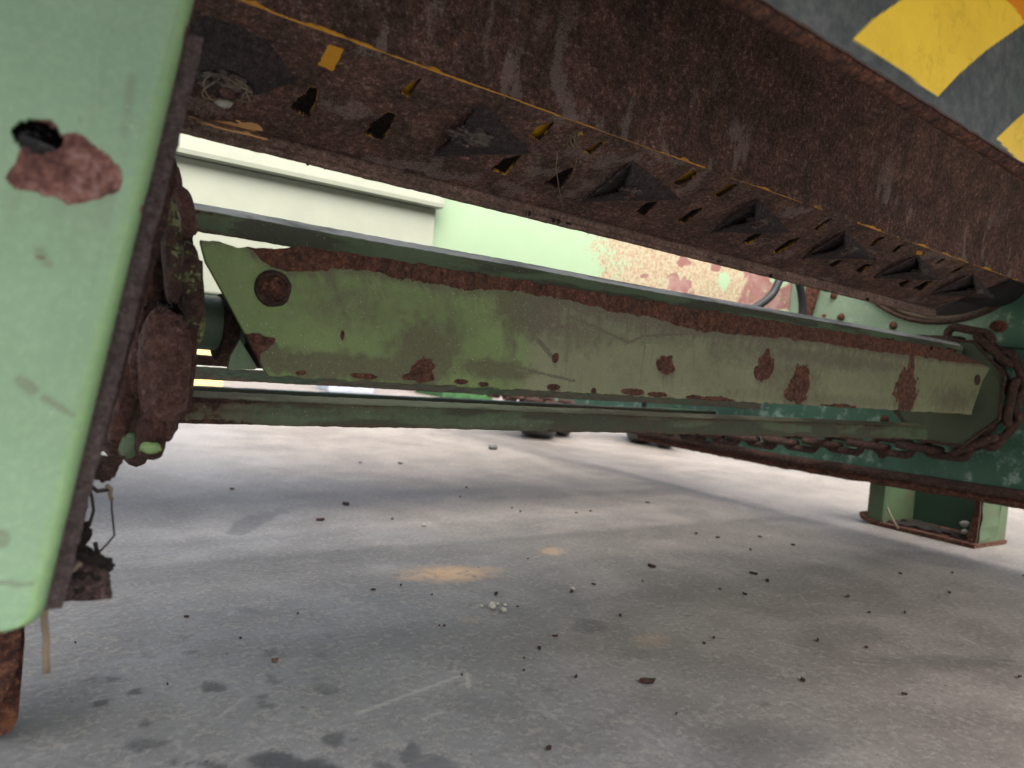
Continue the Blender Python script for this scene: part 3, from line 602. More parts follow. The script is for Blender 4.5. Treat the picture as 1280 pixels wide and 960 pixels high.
    hh = .006*(fbm(U3*6, V3*6, 4)-.5)+.0025*(fbm(U3*30, V3*30, 14)-.5)+.0012*(fbm(U3*110, V3*110, 24)-.5)
    pl_ = sm(fbm(U3*55, V3*16, 88)*.6+fbm(U3*9, V3*7, 89)*.55, .56, .80)*(.45+.9*(1-sm(V3, .02, .16)))
    grid('side_face', fs.at(U3, V3, 1.6*hh*sm(V3, 0, .02)+.65*V3**2), M['rotor'], t, dict(rust=r3, dirt=U3*0, pale=pl_), solid=.006)
    # lip: rounded rolled edge with pits
    n = len(us3); prof = [(0, 0), (.004, .003), (.009, .0045), (.014, .002), (.018, .003), (.0225, .006), (.026, .004), (.027, -.004), (.024, -.012), (.012, -.014)]
    us4 = np.arange(u0, u1, .003); dn = unit(lipb-lipt-rd*((lipb-lipt)@rd)); out_ = np.cross(rd, dn); out_ = out_ if out_@(CAM-lipb) > 0 else -out_
    sc_ = np.linalg.norm(lipb-lipt-rd*((lipb-lipt)@rd))/.0255
    P = np.zeros((len(us4), len(prof), 3)); 
    for k, (a, b2) in enumerate(prof):
        jj = .0035*(fbm(us4*30, us4*0+k*2.2, 41)-.5)+.003*(fbm(us4*120, us4*0+k*3.3, 51)-.5)
        P[:, k] = lipt+us4[:, None]*rd+dn*(a*sc_+(jj if k > 1 else 0*jj))[:, None]+out_*(b2+(jj if k > 1 else 0*jj))[:, None]
    Ul = np.repeat(us4[:, None], len(prof), 1); Vl = np.repeat(np.arange(len(prof))[None, :]/9., len(us4), 0)
    pl = fb.uv(230, 155)[0]; pr = fb.uv(345, 180)[0]
    grid('lip', P, M['lip'], t, dict(rust=1.15-1.0*(Ul > pl)*(Ul < pr)*(Vl < .3)*sm(fbm(Ul*25, Vl*9, 3), .45, .6), tint=0*Ul+1, dirt=0*Ul), smooth=True)
    rr = random.Random(77)
    for i in range(16):
        px = rr.uniform(230, 1100) if i > 7 else rr.uniform(380, 560); py = 256+.2475*(px-600)-(3 if px > 560 else 1)
        lump('mud_scab', onY(px, py+rr.uniform(-1, 2), .95), (rr.uniform(.002, .006), .003, rr.uniform(.0015, .004)), M['mud'], t, 2, .5, i)
    # wedges pressed proud of the slotted face, each with its bolt
    for k, (a, b2, c, ax) in enumerate(wed):
        A, B, C = fb.uv(*a), fb.uv(*b2), fb.uv(*c)
        hgt = .021
        kk = ray(*ax); tt = ((fb.o+fb.n*hgt-CAM)@fb.n)/(kk@fb.n); ap = CAM+kk*tt
        base = [fb.at(*q, -.001) for q in (A, B, C)]
        bm = bmesh.new(); vb = [bm.verts.new(q) for q in base]; va = bm.verts.new(ap)
        bm.faces.new((vb[0], va, vb[1])); bm.faces.new((vb[1], va, vb[2]))
        dp = bm.verts.new(fb.at(*((A+C)*.22+B*.56), -.004)); va2 = bm.verts.new(fb.at(*A, -.002)); vc2 = bm.verts.new(fb.at(*C, -.002)); bm.faces.new((va2, dp, vc2))
        bmesh.ops.subdivide_edges(bm, edges=bm.edges[:], cuts=9, use_grid_fill=True)
        from mathutils import noise as mn
        for v in bm.verts:
            d_ = (np.array(v.co)-fb.o)@fb.n
            if d_ > .0005 or True: v.co += Vector([float(q_) for q_ in fb.n])*(.0028*mn.noise(v.co*70+Vector((k, 0, 0)))+.0010*mn.noise(v.co*260)-(.10*max(d_-.010, 0)))+Vector((mn.noise(v.co*160), mn.noise(v.co*150+Vector((3, 1, 0))), 0))*.0016
        wd = fin('wedge', bm, M['wedge'], t); md = wd.modifiers.new('thick', 'SOLIDIFY'); md.thickness = .0038; md.offset = 0
        pc = ap*.72+base[0]*.08+base[1]*.14+base[2]*.06
        bo = cyl('bolt', pc+fb.n*.002, fb.n, .011, .010, M['rust'], wd, 6, .0015)
        lump('mud_ring', pc-fb.n*.001, ((.024, .020, .008) if k == 0 else (.016, .014, .006)), M['mudgrey'], wd, 4, .6, k, 3)
        if k < 4: lump('lime_scab', pc+fb.n*.004-fb.b*.008, (.0045, .0035, .003), M['stone'], wd, 3, .5, k)
    # first wedge: bigger, rounded, packed with mud and straw
    oc = [fb.uv(*p) for p in [(238, 24), (258, 18), (300, 30), (338, 52), (374, 101), (330, 106), (300, 118), (262, 116), (246, 98), (234, 68)]]
    cA = fb.uv(283, 84); bm = bmesh.new(); ring = [bm.verts.new(fb.at(*q, -.001)) for q in oc]
    r2_ = [bm.verts.new(fb.at(*(q*.45+cA*.55), .027)) for q in oc]; r3_ = [bm.verts.new(fb.at(*(q*.28+cA*.72), .022)) for q in oc]; cc = bm.verts.new(fb.at(*cA, .006))
    for i in range(len(oc)):
        j = (i+1) % len(oc); bm.faces.new((ring[i], ring[j], r2_[j], r2_[i])); bm.faces.new((r2_[i], r2_[j], r3_[j], r3_[i])); bm.faces.new((r3_[i], r3_[j], cc))
    bmesh.ops.subdivide_edges(bm, edges=bm.edges[:], cuts=3, use_grid_fill=True, smooth=.6)
    wd = fin('wedge', bm, M['wedge'], t, smooth=True)
    c3 = fb.at(*cA, .022); bo = cyl('bolt', c3+fb.n*.001, fb.n, .0155, .016, M['rust'], wd, 6, .0025); lump('mud_ring', c3-fb.n*.004, (.026, .022, .011), M['mudgrey'], wd, 4, .6, 5, 3); lump('bolt_end', c3+fb.n*.010, (.008, .008, .006), M['chainbig'], bo, 3, .3, 2)
    lump('lime_scab', fb.at(*fb.uv(279, 100), .030), (.008, .007, .005), M['stone'], wd, 3, .4, 7)
    # round hub in the opening of the side wall
    tube('end_drum', [lipt+rd*(u1-.05)+fb.n*(-.085)+fb.b*W*.4, np.array([2.348, 1.01, .80])], .085, M['hub'], t, 40)
    box('end_cap', (0, 0, 0), (.001, .001, .001), M['rust'], t, 0).hide_render = True if False else False
    # straw bits stuck to this beam are separate things
    rr = random.Random(5)
    def st(name, pts, r, label, h=.004):
        pp = [fb.at(*fb.uv(*p), h+rr.uniform(0, .003)) for p in pts]
        tag(tube(name, pp, r, M['straw'], None, 5), label, 'straw')
    st('straw', [(696, 187), (694, 205), (698, 232), (704, 259)], .0007, 'longest pale straw hanging across a slot of the rusty beam')
    st('straw', [(720, 193), (718, 205), (714, 220), (708, 224)], .0005, 'curved thin straw bit beside the long straw on the rusty beam')
    st('straw', [(722, 193), (727, 200), (732, 207)], .0005, 'short straight straw tip on the rusty beam right of the long straw')
    tag(tube('grass_nest', [fb.at(*fb.uv(717+10*math.cos(a*1.0)*(.5+.5*math.sin(a*2.3)), 172+8*math.sin(a*1.7)), .004+.003*math.sin(a*3)) for a in np.linspace(0, 22, 120)], .0005, M['straw'], None, 5), 'small tangled grass nest on the rusty beam above the long straw', 'grass tangle')
    tag(tube('grass_nest', [fb.at(*(cA+.02*np.array([math.cos(a)*(1+.25*math.sin(a*2.7)), math.sin(a)*(1+.25*math.cos(a*1.9))])), .030+.005*math.sin(a*2.1)) for a in np.linspace(0, 13, 90)], .0008, M['straw'], None, 5), 'ring of dry grass packed round the bolt of the largest wedge', 'grass tangle')
    return fb, rd, u1
FB, RD, RU1 = rotor()
for o in list(bpy.data.objects):
    if o.name.startswith('end_cap'): bpy.data.objects.remove(o)

# ================================================================== HAZARD PANEL
def hazard():
    t = thing('hazard_board', tuple(onY(930, 0, .45)), 'yellow and grey diagonal striped warning board with a rusty lower edge', 'warning board')
    a = onY(930, 0, .45); c = onY(1280, 215, .45); fr = Frame(a, c-a, Z1)
    b = NB('hazard_stripes')
    yel = (.72, .50, .035)
    us = np.linspace(-.35, .75, 420); vs = np.linspace(0, .34, 130); U, V = np.meshgrid(us, vs, indexing='ij')
    P1 = fr.poly([(1057, 56), (1083, 31), (1124, 3), (1180, -30), (1240, -70), (1500, -250), (1500, 10), (1274, 34), (1224, 69), (1192, 97), (1164, 127), (1120, 95)])
    P2 = fr.poly([(1238, 178), (1262, 155), (1280, 140), (1330, 105), (1400, 60), (1500, 20), (1700, 20), (1700, 500), (1290, 222), (1260, 200)])
    P0 = fr.poly([(800, -110), (860, -60), (905, -35), (940, -120), (1000, -200), (900, -260), (700, -300)])
    O1 = fr.poly([(1243, 0), (1262, 18), (1280, 42), (1400, 130), (1500, 100), (1500, -100), (1200, -60)])
    m1 = np.minimum(sdpoly(U, V, P1), np.minimum(sdpoly(U, V, P2), sdpoly(U, V, P0)))
    yl = 1-sm(m1, -.0008, .0008); og = 1-sm(sdpoly(U, V, O1), -.0008, .0008)
    n = b.noise(60, 6, .7); n2 = b.noise(9, 5, .6)
    g = b.mix(b.ss(n, .35, .75), (.06, .07, .075), (.135, .145, .14)); g = b.mix(b.ss(n2, .4, .7), g, b.mix(1., g, (.8, .9, .8), 'MULTIPLY'))
    y = b.mix(b.ss(n2, .35, .7), (.95, .66, .055), (.86, .58, .05)); 
    c_ = b.mix(b.attr('yellow'), g, y); c_ = b.mix(b.attr('orange'), c_, (.80, .27, .01)); 
    c_ = b.mix(b.math('MULTIPLY', b.ss(b.noise(26, 9, .8), .50, .68), .45), c_, b.mix(1., c_, (.62, .58, .50), 'MULTIPLY'))
    chip = b.ss(b.math('ADD', b.attr('rust'), b.math('MULTIPLY', b.math('SUBTRACT', n, .5), .9)), .48, .56)
    c_ = b.mix(chip, c_, (.05, .028, .02))
    m = b.out(c_, b.mix(b.attr('yellow'), (.5, .5, .5), (.42, .42, .42)), b.bump(n, .0006), spec=.4)
    Vr = V+.002*(fbm(U*60, V*0, 3)-.5)*(1-sm(V, 0, .01))
    grid('striped_sheet', fr.at(U, Vr+.0035, .0065+0*U), m, t, dict(yellow=yl, orange=og, rust=.75*(1-sm(V, .0, .006))), solid=.001)
    # steel plate behind, 12 mm thick: its ragged rusty underside shows
    us = np.linspace(-.35, .75, 260); prof = [(.33, .004), (.004, .004), (.0, .001), (-.003, -.006), (-.002, -.012), (.003, -.015), (.33, -.015)]
    P = np.zeros((len(us), len(prof), 3))
    for k, (v, h) in enumerate(prof):
        j = .0035*(fbm(us*50, us*0+k*1.7, 14)-.5) if 0 < k < 6 else 0*us
        P[:, k] = fr.at(us, v+j, h+j*.6)
    grid('backing_plate', P, M['rustred'], t, smooth=True)
hazard()

# ================================================================== LEFT POST
def post():
    t = thing('side_post', (-.02, .62, 0), 'pale green folded sheet post close by, with a rust patch around a dark hole', 'machine post')
    Yp = .60; fr = Frame((0, Yp, 0), X1, Z1)
    eT = fr.uv(245, 0); eB = fr.uv(62, 745)
    zt, zb = .86, fr.uv(40, 786)[1]
    sl_ = (eT[0]-eB[0])/(eT[1]-eB[1])
    vs = np.linspace(0, 1, 260); nu = 240; W = .34; rb = .009
    zz = zb+vs*(zt-zb); xe = eB[0]+(zz-eB[1])*sl_
    cr = .013; xe = xe-np.where(zz < zb+cr, cr-np.sqrt(np.maximum(cr**2-(cr-(zz-zb))**2, 0)), 0)
    # profile along s: flat face, quarter bend, return going back
    arc = math.pi/2*rb; ret = .05
    ss_ = np.concatenate([np.linspace(-W, -rb, nu), -rb+np.linspace(0, arc, 14)[1:], -rb+arc+np.linspace(0, ret, 12)[1:]])
    Sg, Zg = np.meshgrid(ss_, zz, indexing='ij'); Xe = np.broadcast_to(xe[None, :], Sg.shape)
    q = np.clip((Sg+rb)/rb, 0, math.pi/2)
    dx = np.where(Sg < -rb, Sg, -rb+rb*np.sin(q)); dy = np.where(Sg < -rb, 0, rb*(1-np.cos(q)))+np.maximum(Sg+rb-arc, 0)
    P = np.stack([Xe+dx, Yp+dy, Zg], -1)
    U = P[..., 0]; V = Zg
    rust = np.zeros(U.shape)
    rp = fr.poly([(8, 222), (22, 205), (30, 185), (28, 165), (40, 150), (62, 152), (75, 170), (95, 168), (115, 180), (135, 195), (152, 215), (150, 238), (128, 246), (100, 252), (85, 254), (70, 246), (50, 238), (20, 232)])
    sd = sdpoly(U, V, rp)+.006*(fbm(U*70, V*70, 5)-.5)+.003*(fbm(U*220, V*220, 6)-.5); rust = np.maximum(rust, .95*(1-sm(sd, -.0015, .0025)))
    for e in [(188, 250, 8, 12, .8), (180, 262, 6, 10, .6), (50, 322, 8, 4, .5), (235, 45, 5, 28, .75), (100, 150, 4, 5, .5)]:
        c = fr.uv(e[0], e[1]); a = abs(fr.uv(e[0]+e[2], e[1])[0]-c[0]); b2 = abs(fr.uv(e[0], e[1]+e[3])[1]-c[1])
        rust = np.maximum(rust, e[4]*(1-sm(np.hypot((U-c[0])/a, (V-c[1])/b2)+.6*(fbm(U*100, V*100, 3)-.5), .5, 1.2)))
    dirt = np.zeros(U.shape)
    for L0, wd, k in [([(25, 476), (40, 487)], .003, .8), ([(55, 497), (92, 519)], .0018, .9), ([(0, 729), (40, 731)], .0012, 1.), ([(0, 672), (2, 675)], .004, 1.2), ([(155, 170), (160, 130), (165, 95)], .003, .4), ([(50, 315), (60, 330)], .003, .5)]:
        dirt = np.maximum(dirt, k*(1-sm(sdline(U, V, fr.poly(L0)), wd*.4, wd*1.8)))
    dirt = dirt+.16*fbm(U*14, V*14, 33)
    run = np.zeros(U.shape); col_ = .95+.045*vnoise(U[:, 0]*200, U[:, 0]*0, 5)
    for j in range(U.shape[1]-2, -1, -1): run[:, j] = np.maximum(rust[:, j+1], run[:, j+1]*col_)
    dirt = dirt+.40*run*(.3+fbm(U*160, V*6, 61))
    hole = fr.uv(48, 171); cu_, cv_ = (U[:-1, :-1]+U[1:, 1:])/2, (V[:-1, :-1]+V[1:, 1:])/2
    hr = abs(fr.uv(80, 171)[0]-hole[0]); hv = abs(fr.uv(48, 191)[1]-hole[1])
    qh = np.hypot((cu_-hole[0])/hr, (cv_-hole[1])/hv); keep = qh+.12*(fbm(cu_*90, cv_*90, 8)-.5) > 1
    tint = sm(Sg, -.016, -.007)  # yellower stripe along the bend, its highlight painted in
    P[..., 1] += .002*(fbm(U*9, V*9, 2)-.5)*(Sg < -rb)
    grid('sheet', P, M['post'], t, dict(rust=rust, dirt=dirt, tint=tint), keep, solid=.004)
    lump('hole_dark_fill', fr.at(hole[0], hole[1], -.030), (.034, .010, .026), M['holedark'], t, 4, .25, 4, 2.)  # black lump added behind the hole so it reads as dark inside
    # bottom return
    # rust-scaled flat bar standing proud of the return
    a = [onY(204, 228, .66), onY(76, 752, .66), onY(58, 752, .66), onY(185, 300, .66), onY(196, 225, .66)]
    e1 = unit(a[0]-a[1]); L = np.linalg.norm(a[0]-a[1])
    n = 200; prof = [(-.010, 0.02), (-.010, 0), (-.006, -.003), (0, -.0025), (.006, -.002), (.0068, .004), (.006, .02)]
    P2 = np.zeros((n, len(prof), 3)); uu = np.linspace(-.005, L+.12, n)
    base = onY(68, 752, .66); e1 = unit(onY(199, 228, .66)-base)
    for k, (x, y) in enumerate(prof):
        j = .0035*(fbm(uu*60, uu*0+k*2.1, 71)-.5)+.002*(fbm(uu*200, uu*0+k*2.1, 72)-.5)
        P2[:, k] = base+uu[:, None]*e1+X1*(x+j)[:, None]+Y1*(y-.5*j)[:, None]
    grid('edge_bar', P2, M['barmauve'], t, smooth=True)
    # dark inner edge behind the bar
    extr('inner_edge', [onY(212, 190, .72), onY(214, 260, .72), onY(92, 690, .72), onY(72, 752, .72), onY(60, 752, .72), onY(190, 190, .72)], (0, .015, 0), M['rust'], t, .002)
    # bracket plates seen under the chain
    extr('bracket', [onY(40, 575, .80), onY(158, 571, .80), onY(144, 596, .80), onY(128, 604, .80), onY(118, 600, .80), onY(98, 607, .80), onY(60, 612, .80)], (0, .006, 0), M['rust'], t, .0, .0015, 3, 6)
    extr('bracket', [onY(30, 757, .74), onY(140, 748, .74), onY(136, 716, .74), onY(104, 704, .74), onY(80, 690, .74), onY(40, 690, .74)], (0, .006, 0), M['rustmauve'], t, .0, .001, 4, 6)
    # leg that stands on the floor
    lp = thing_part('leg', t)
    fl = Frame((0, .93, 0), X1, Z1)
    pts = [fl.at(*fl.uv(*p)) for p in [(-60, 770), (31, 770), (31, 800), (27, 850), (23, 898), (15, 915), (0, 921), (-60, 924)]]
    for p in pts: p[2] = max(p[2], .0015)
    lo = extr('leg', pts, (0, .05, 0), M['legrust'], t, .003)
    extr('leg_web', [fl.at(*fl.uv(*p), .03) for p in [(6, 770), (26, 770), (22, 820), (8, 850), (-8, 880), (-40, 880), (-40, 770)]], (0, .03, 0), M['rustorange'], lo, .002)
    return t
def thing_part(n, t): return None
M['barmauve'] = paint('bar_pale_rust', (.05, .09, .04), (.05, .09, .04), bias=1.0, medium=40, grain=1., orange=.0, specks=.2, dust=(1.2, 1.2, 1.2), rust=[(.15, (.05, .038, .038)), (.45, (.12, .088, .085)), (.65, (.17, .13, .125)), (.9, (.25, .20, .19))])
M['holedark'] = flat('hole_black', (.003, .003, .004), .18, .003, 30, spec=.25)
M['rustmauve'] = paint('weathered_rust', (.05, .09, .04), (.05, .09, .04), bias=1.0, medium=40, grain=1.2, orange=.05, specks=.5, rust=[(.25, (.02, .014, .014)), (.45, (.055, .036, .034)), (.62, (.095, .064, .058)), (.82, (.16, .115, .10))])
post()
tag(lump('mud_clump', onY(100, 712, .77), (.024, .03, .018), M['mud'], None, 5, .35, 6, 2.2), 'dark mud clump stuck on the bracket at the foot of the pale green post', 'mud clump')
tag(lump('mud_clump', onY(84, 672, .78), (.013, .02, .024), M['mud'], None, 4, .8, 9, 3), 'smaller mud clump above the other beside the rusty post edge', 'mud clump')
def stalk(pts, r, lab, mat='twig', name='dry_stalk', Y=.80):
    tag(tube(name, [onY(*p, Y) for p in pts], r, M[mat], None, 6), lab, 'stalk')
stalk([(110, 605), (122, 614), (136, 612)], .0022, 'short thick stalk lying under the upper rusty bracket')
stalk([(139, 615), (140, 640), (143, 669), (134, 680), (124, 690)], .0010, 'thin bent stalk hanging freely below the rusty chain')
stalk([(110, 604), (115, 622), (117, 638), (112, 656), (104, 666)], .0016, 'curved thick stalk between the rusty post edge and the thin bent stalk')
stalk([(106, 612), (110, 632), (104, 648), (108, 658)], .0005, 'hair thin root strand nearest the rusty post edge')
stalk([(119, 678), (121, 689)], .0022, 'stubby dark stalk end on top of the mud clump')
stalk([(56, 757), (55, 775), (58, 800), (57, 815), (58, 841)], .0028, 'pale broken stalk dangling below the corner of the green post', 'straw', Y=.66)
stalk([(84, 718), (92, 712), (101, 703)], .0022, 'pale straw end sticking out of the mud clump', 'straw', Y=.73)
stalk([(140, 625), (137, 618), (139, 612), (133, 606)], .0022, 'torn fibre scrap at the tip of the upper rusty bracket', 'straw', name='fibre_scrap')
stalk([(118, 566), (122, 569), (140, 571), (157, 572)], .0006, 'hair thin strand along the top of the upper rusty bracket')

# ================================================================== SIDE WALL (riveted, X = 2.35)
XW = 2.35
def circle3(a, b, c):
    A = np.array([[b[0]-a[0], b[1]-a[1]], [c[0]-a[0], c[1]-a[1]]])*2; r = np.array([b@b-a@a, c@c-a@a]); o = np.linalg.solve(A, r); return o, np.linalg.norm(a-o)
def wall():
    t = thing('riveted_sidewall', (XW, .9, .17), 'riveted green side plate of the machine with a round rusty rimmed opening', 'machine side')
    fr = Frame((XW, 0, 0), Y1, Z1)
    o, r = circle3(fr.uv(1085, 369), fr.uv(1180, 403), fr.uv(1280, 362))
    us = np.concatenate([np.arange(.3, 1.75, .004), np.arange(1.75, 2.355, .01)]); vs = np.linspace(0, 1, 330)
    top = 1.25
    bl = fr.uv(980, 575); br = fr.uv(1280, 622)
    U, V = np.meshgrid(us, vs, indexing='ij'); zb = np.interp(U, [br[0], bl[0]], [br[1], bl[1]])+.012; Z = zb+V*(top-zb)
    cu, cv = (U[:-1, :-1]+U[1:, 1:])/2, (Z[:-1, :-1]+Z[1:, 1:])/2; keep = np.hypot(cu-o[0], cv-o[1]) > r
    tint = sm(Z+.06*(fbm(U*9, Z*9, 4)-.5), .50, .66)*sm(U+.06*(fbm(U*9, Z*9, 9)-.5), .95, 1.12)  # upper left paled: mint paint plus light from the open top painted in
    rust = -.0+.30*(1-sm(np.abs(Z-zb), 0, .03))
    for e in [(1248, 408, 14, 9), (1050, 397, 5, 4), (1105, 522, 1, 1), (1030, 395, 4, 3)]:
        c = fr.uv(e[0], e[1]); a = abs(fr.uv(e[0]+e[2], e[1])[0]-c[0]); b2 = abs(fr.uv(e[0], e[1]+e[3])[1]-c[1])
        rust = np.maximum(rust, .8*(1-sm(np.hypot((U-c[0])/a, (Z-c[1])/b2), .6, 1.2)))
    dirt = .2*fbm(U*8, Z*8, 3)
    grid('plate', fr.at(U, Z, .004*(fbm(U*8, Z*8, 12)-.5)), M['wall'], t, dict(rust=rust, dirt=dirt, tint=tint), keep, solid=.004)
    tube('opening_rim', [fr.at(o[0]+r*math.cos(a), o[1]+r*math.sin(a), .004) for a in np.linspace(0, 2*math.pi, 90)[:-1]], .0065, M['rust'], t, 8, closed=True, jit=.1)
    tube('inner_ring', [fr.at(o[0]+(r-.012)*math.cos(a), o[1]+(r-.012)*math.sin(a), -.03) for a in np.linspace(0, 2*math.pi, 90)[:-1]], .012, M['ring'], t, 8, closed=True)
    bm = bmesh.new(); vv = [bm.verts.new(fr.at(o[0]+(r+.02)*math.cos(a), o[1]+(r+.02)*math.sin(a), -.06)) for a in np.linspace(0, 2*math.pi, 60)[:-1]]; bm.faces.new(vv)
    r_ = bmesh.ops.extrude_face_region(bm, geom=bm.faces[:]); bmesh.ops.translate(bm, verts=[v for v in r_['geom'] if isinstance(v, bmesh.types.BMVert)], vec=(.006, 0, 0)); fin('opening_back', bm, M['hub'], t)
    # seam, rivets
    for px, py in [(1043, 369), (1117, 407), (1052, 396), (1248, 408), (1180, 425), (1106, 524), (1103, 568)]:
        c = fr.uv(px, py); lump('rivet', fr.at(c[0], c[1], .003), (.008, .0125, .0125), M['rivet'], t, 3, .15, px)
    a, c = fr.uv(1185, 428), fr.uv(1290, 436)
    extr('seam', [fr.at(*a, .006), fr.at(*c, .006), fr.at(c[0], c[1]-.004, .006), fr.at(a[0], a[1]-.004, .006)], (.004, 0, 0), M['hub'], t)
    # corner flange where the panel meets the rear panel
    extr('corner_flange', [onX(1022, 362, XW-.02), onX(1012, 396, XW-.02), onX(1003, 396, XW-.02), onX(1010, 340, XW-.02), onX(1025, 340, XW-.02)], (.015, 0, 0), M['rustred'], t, .001)
    # rusty lower flange, two layers, stepping back into the wall
    for k, (dz, dx, mt) in enumerate(((0, 0, 'rust'), (-.022, .012, 'rustred'))):
        n = 300; uu = np.linspace(.3, 2.36, n); zl = np.interp(uu, [br[0], bl[0]], [br[1], bl[1]])+dz
        prof = [(.02, 0.0), (.016, .03-dx), (.004, .034-dx), (-.006, .028-dx), (-.009, 0)]
        P = np.zeros((n, len(prof), 3))
        for q, (z, h) in enumerate(prof):
            j = .008*(fbm(uu*30, uu*0+q, 61+k)-.5)+.012*np.maximum(fbm(uu*9, uu*0, 62+k)-.62, 0) if q in (2, 3, 4) else 0*uu
            P[:, q] = fr.at(uu, zl+z+j, h)
        grid('lower_flange', P, M[mt], t, solid=.003)
    # rear half of the wall, dark, with a joint
    z0 = fr.uv(805, 518)[1]
    us = np.linspace(2.36, 3.75, 200); vs = np.linspace(0, 1, 60); U, V = np.meshgrid(us, vs, indexing='ij')
    Z = .215+.03*(U-2.36)+V*.45
    grid('rear_plate', fr.at(U, Z, -.012+.02*(fbm(U*3, Z*3, 6)-.5)), M['wall'], t, dict(rust=0*U-.1, dirt=.3*fbm(U*8, Z*8, 7), tint=0*U), solid=.004)
    extr('joint', [fr.at(2.352, .2, .004), fr.at(2.372, .2, .004), fr.at(2.372, .6, .004), fr.at(2.352, .6, .004)], (.01, 0, 0), M['hub'], t)
M['rivet'] = paint('rivet_rust', (.2, .3, .2), (.2, .3, .2), bias=.75, medium=60, rust=RUST_RED, orange=.1, specks=0)
wall()

# ================================================================== FOOT
def foot():
    t = thing('support_foot', (2.52, 1.2, 0), 'green open channel foot with a rusty sole standing on the floor under the side plate', 'machine foot')
    Xf = 2.52; f = Frame((Xf, 0, 0), Y1, Z1)
    yl = f.uv(1105, 650)[0]; yr = f.uv(1237, 670)[0]
    y0, y1 = min(yl, yr)+.03, max(yl, yr)-.01; ym = y1
    m = M['foot']
    box('back_web', (Xf+.16, y0+.002, .012), (Xf+.168, y1-.002, .26), M['wallf'], t, .001)
    box('side_web', (Xf-.03, y1-.004, .012), (Xf+.17, y1+.006, .26), m, t, .0015)
    box('side_web', (Xf-.01, y0-.006, .012), (Xf+.17, y0+.002, .26), m, t, .0015)
    box('front_lip', (Xf-.038, y1-.004, .018), (Xf-.031, y1+.050, .26), m, t, .001)
    extr('front_lip', [(Xf-.03, y0+.018, .004), (Xf-.03, y0-.006, .006), (Xf-.02, y0-.006, .25), (Xf-.02, y0+.006, .25), (Xf-.02, y0+.012, .12)], (.006, 0, 0), M['rustred'], t, 0, .002, 5, 5)
    extr('peeled_paint', [(Xf-.012, y0-.0075, .02), (Xf-.012, y0-.0075, .2), (Xf+.10, y0-.0095, .2), (Xf+.10, y0-.0095, .03)], (0, -.001, 0), m, t, 0, .004, 6, 5)
    pts = [(Xf-.045, y1+.075, .030), (Xf-.05, y1+.062, .012), (Xf-.05, y1+.02, .0015), (Xf-.05, y0-.012, .0015), (Xf-.05, y0-.012, .013), (Xf-.05, y1+.02, .013), (Xf-.045, y1+.055, .024), (Xf-.045, y1+.068, .036)]
    extr('sole', pts, (.22, 0, 0), M['rustred'], t, .001, .0012, 3, 4)
    for i in range(14): 
        rr = random.Random(i); lump('dirt_scab', (Xf-.01+rr.uniform(0, .12), y0+rr.uniform(.02, .26), .014), (.03, .045, .007), M['mud'], t, 3, .5, i)
M['wallf'] = paint('foot_dark_green', (.035, .075, .048), (.035, .075, .048), bias=-.05, rough=.4, medium=20, dirtbias=.2, specks=0)
foot()
tag(lump('pebble', onX(1206, 655, 2.55), (.014, .014, .010), M['stone'], None, 3, .3, 3), 'larger pale pebble inside the channel foot', 'pebble')
tag(lump('pebble', onX(1206, 665, 2.53), (.010, .010, .008), M['stone'], None, 3, .3, 4), 'smaller pale pebble inside the channel foot', 'pebble')
tag(tube('straw', [onX(1109, 634, 2.45), onX(1115, 648, 2.44), onX(1123, 661, 2.44)], .0035, M['straw'], None, 6), 'straw piece leaning out of the left end of the channel foot', 'straw')

